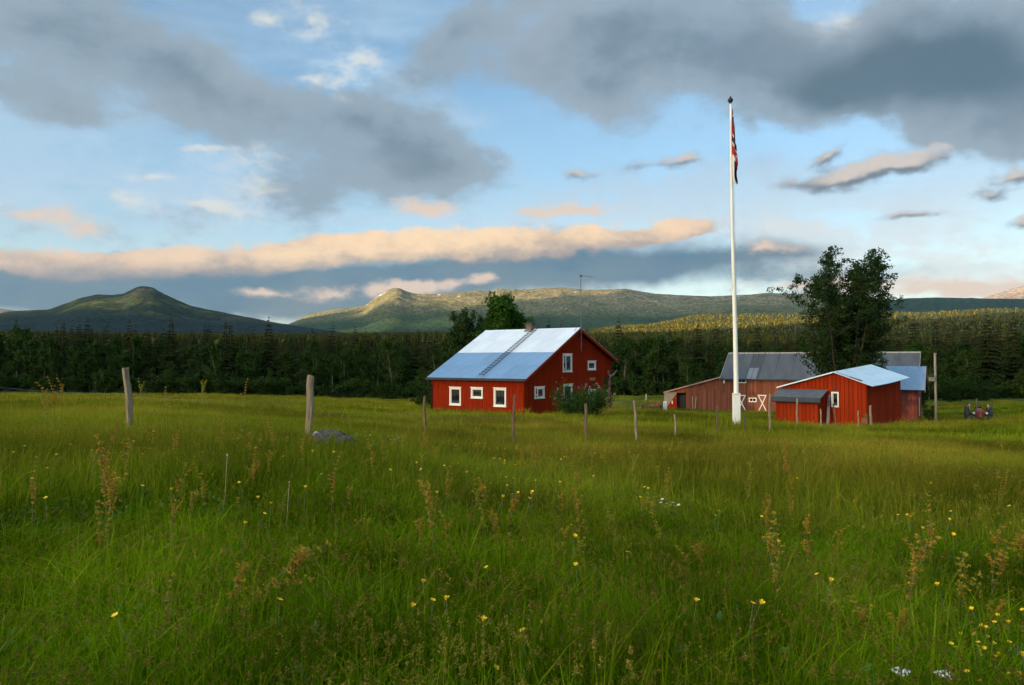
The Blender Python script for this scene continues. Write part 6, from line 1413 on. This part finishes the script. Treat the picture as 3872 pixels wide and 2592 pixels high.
# loose sorrel through the middle of the meadow
_rg = random.Random(77)
for k in range(105):
    D = 5.2 + 14 * _rg.random() ** 1.3; azm = _rg.uniform(-.58, .58); X, Y = D * math.tan(azm), D; o = empty('sorrel_plant', (X, Y, gz(X, Y)), _rg.uniform(0, 6.28)); h = _rg.uniform(.42, .68); o.scale = (.8, .8, h); o.rotation_euler = (_rg.gauss(0, .08), _rg.gauss(0, .08), _rg.uniform(0, 6.28))
    tag(o, 'slender sorrel scattered through the middle of the meadow', 'sorrel plant', 'loose sorrel of the meadow')
    for nm, me in zip(('stem', 'seed_head'), SOR[_rg.randrange(6)]): tag(link(nm, me, o), kind='stuff' if nm == 'seed_head' else None)

def petals(n, r, cup, w, m, centre, cr):
    q = MB()
    for k in range(n):
        a = 2 * math.pi * k / n; d = Vector((math.cos(a), math.sin(a), 0)); s = Vector((-d.y, d.x, 0)); up = Vector((0, 0, 1))
        q.add([d * r * .1, d * r * .55 + s * w + up * r * cup * .5, d * r + s * w * .45 + up * r * cup, d * r - s * w * .45 + up * r * cup, d * r * .55 - s * w + up * r * cup * .5], [(0, 1, 2, 3, 4)])
    q.lathe([(0, cr * .8), (cr * .7, cr * .6), (cr, 0)], 7, mi=1); return q.mesh('flower', [m, centre])
FL_B = [petals(5, .0115, c, .0072, M_YELLOW, M_YELLOW, .004) for c in (.35, .8, 1.2)]
FL_W = petals(9, .011, .15, .0035, M_PETALW, M_YELLOW, .004)
_st = []
for k in range(3): q = MB(); q.tube([(0, 0, 0), (.02 * (k - 1), .01, -.15), (.03, -.01 * k, -.5)], [.0012, .0016, .002], 5); _st.append(q.mesh('stem', M_STEM, True))
def flower(name, px, py, h, me, label, cat, group, size=1.0):
    p, D = on_meadow(px, py, h); o = empty(name, p); o.rotation_euler = (_rg.gauss(.25, .25), _rg.gauss(0, .25), _rg.uniform(0, 6.28)); o.scale = (size,) * 3; tag(o, label, cat, group)
    link('flower', me, o); s = link('stem', _st[_rg.randrange(3)], o); s.rotation_euler = (-o.rotation_euler.x, 0, 0)
K = 1.6533
for (x, y) in [(392, 1121), (620, 1152), (605, 1175), (560, 1198), (547, 1106), (235, 1078), (305, 1010), (968, 1333), (943, 1388), (1020, 1372), (990, 1373), (1105, 1420), (1195, 1443), (1135, 1528), (1113, 1300), (1317, 1293), (1315, 1228), (1277, 1183), (1435, 1263), (1593, 1375), (1722, 1380), (1740, 1381), (1869, 1314), (2180, 1225), (2172, 1190), (1770, 1195), (1780, 1240), (640, 1372), (263, 1408), (1225, 1100), (1175, 1095), (1215, 1130), (2040, 1105), (1160, 1112), (590, 1140), (108, 1072), (2075, 1180), (2110, 1210), (1900, 1330), (2145, 1340)]:
    flower('buttercup', x * K, y * K, .46 + _rg.uniform(-.06, .08), FL_B[_rg.randrange(3)], 'single yellow buttercup in the near grass', 'buttercup', 'buttercups in the foreground', 1.15)
for k in range(70):
    x = _rg.uniform(20, 2320) if k % 3 else _rg.uniform(950, 1300); y = 1015 + 130 * _rg.random() ** 1.4 + (40 if x > 1500 else 0)
    flower('buttercup', x * K, y * K, .40 + _rg.uniform(-.06, .08), FL_B[_rg.randrange(3)], 'tiny yellow buttercup dotted in the middle meadow', 'buttercup', 'buttercups in the middle meadow', 1.3)
for k in range(28):
    x = min(2338, max(2150, _rg.gauss(2262, 48))); y = min(1562, max(1395, _rg.gauss(1480, 45)))
    flower('buttercup', x * K, y * K, .34 + _rg.uniform(-.05, .06), FL_B[_rg.randrange(3)], 'yellow buttercup of the dense cluster in the lower right corner', 'buttercup', 'buttercup cluster in the lower right corner', .9)
for (x, y) in [(1508, 1135), (1515, 1142), (1522, 1140), (1512, 1150), (1525, 1152), (1533, 1156), (1540, 1150), (1545, 1158), (1520, 1160), (1552, 1155), (1507, 1146)]:
    flower('daisy', x * K, y * K, .34, FL_W, 'white daisy in the small white patch right of centre', 'daisy', 'daisy patch right of centre', 1.5)
for k in range(46):
    x = _rg.gauss(870, 45) if k % 4 else _rg.uniform(200, 760); y = _rg.gauss(1012, 13)
    flower('white_wildflower', x * K, y * K, .30, FL_W, 'tiny white wildflower in the grass around the boulder', 'wildflower', 'white wildflowers around the boulder', 1.3)
def yarrow(px, py, label):
    p, D = on_meadow(px, py, .36); o = empty('yarrow', p); tag(o, label, 'yarrow', 'yarrow in the lower right'); rg = np.random.default_rng(int(px)); pts = []
    for k in range(46): a = rg.uniform(0, 6.28); r = .036 * math.sqrt(rg.uniform()); pts.append((math.cos(a) * r, math.sin(a) * r, .012 - r * r * 8))
    V, F = quads(np.array(pts), .011, rg, .9); link('flower_head', np_mesh('flower_head', V, F, M_PETALW), o)
    q = MB(); q.tube([(0, 0, -.03), (.01, 0, -.4)], .003, 6)
    for k in range(10): q.tube([(0, 0, -.05), (pts[k * 4][0], pts[k * 4][1], 0)], .0012, 4)
    q.build('stem', M_STEM, o, True)
yarrow(2060 * K, 1538 * K, 'flat white yarrow head at the bottom edge, left of two'); yarrow(2162 * K, 1545 * K, 'flat white yarrow head at the bottom edge, right of two')
M_SPENT = mat('spent_head', (.45, .40, .32), (.36, .32, .25), .9)
def dry_stalk(x, y0, D, lean, label, puff):
    p = at(x * K, y0 * K, D); g = gz(p.x, p.y); H = p.z - g; o = empty('dry_stalk', (p.x, p.y, g)); tag(o, label, 'dandelion stalk'); q = MB()
    q.tube([(-lean * H, 0, 0), (-lean * H * .3, .01, H * .5), (0, 0, H)], [.003, .0026, .0022], 6); q.build('stalk', M_DRY, o, True)
    q = MB(); q.lathe([(0, .008), (.006, .006), (.008, 0), (.005, -.008), (.002, -.012)], 9, c=(0, 0, H)); q.build('spent_head', M_SPENT if puff else M_DRY, o, True)
dry_stalk(520, 1041, 6.4, .10, 'pale bare dandelion stalk in the left middle grass', True); dry_stalk(662, 1103, 6.0, .12, 'dry pale stalk right of the longer bare stalk', False); dry_stalk(752, 1310, 4.6, .02, 'pinkish dandelion stalk with spent white head', True)

# ------------------------------------------------------------------ air
def haze():
    q = MB(); q.box(-14000, 14000, -300, 15000, -60, 1700); m = bpy.data.materials.new('haze_air'); m.use_nodes = True; T = NT(m.node_tree)
    out = T.n('ShaderNodeOutputMaterial'); v = T.n('ShaderNodeVolumePrincipled'); v.inputs['Color'].default_value = (.40, .70, 1.0, 1); v.inputs['Density'].default_value = 1.0e-5; v.inputs['Anisotropy'].default_value = .0
    T.t.links.new(v.outputs[0], out.inputs['Volume']); o = q.build('haze', m, None); tag(o, kind='stuff')
haze()
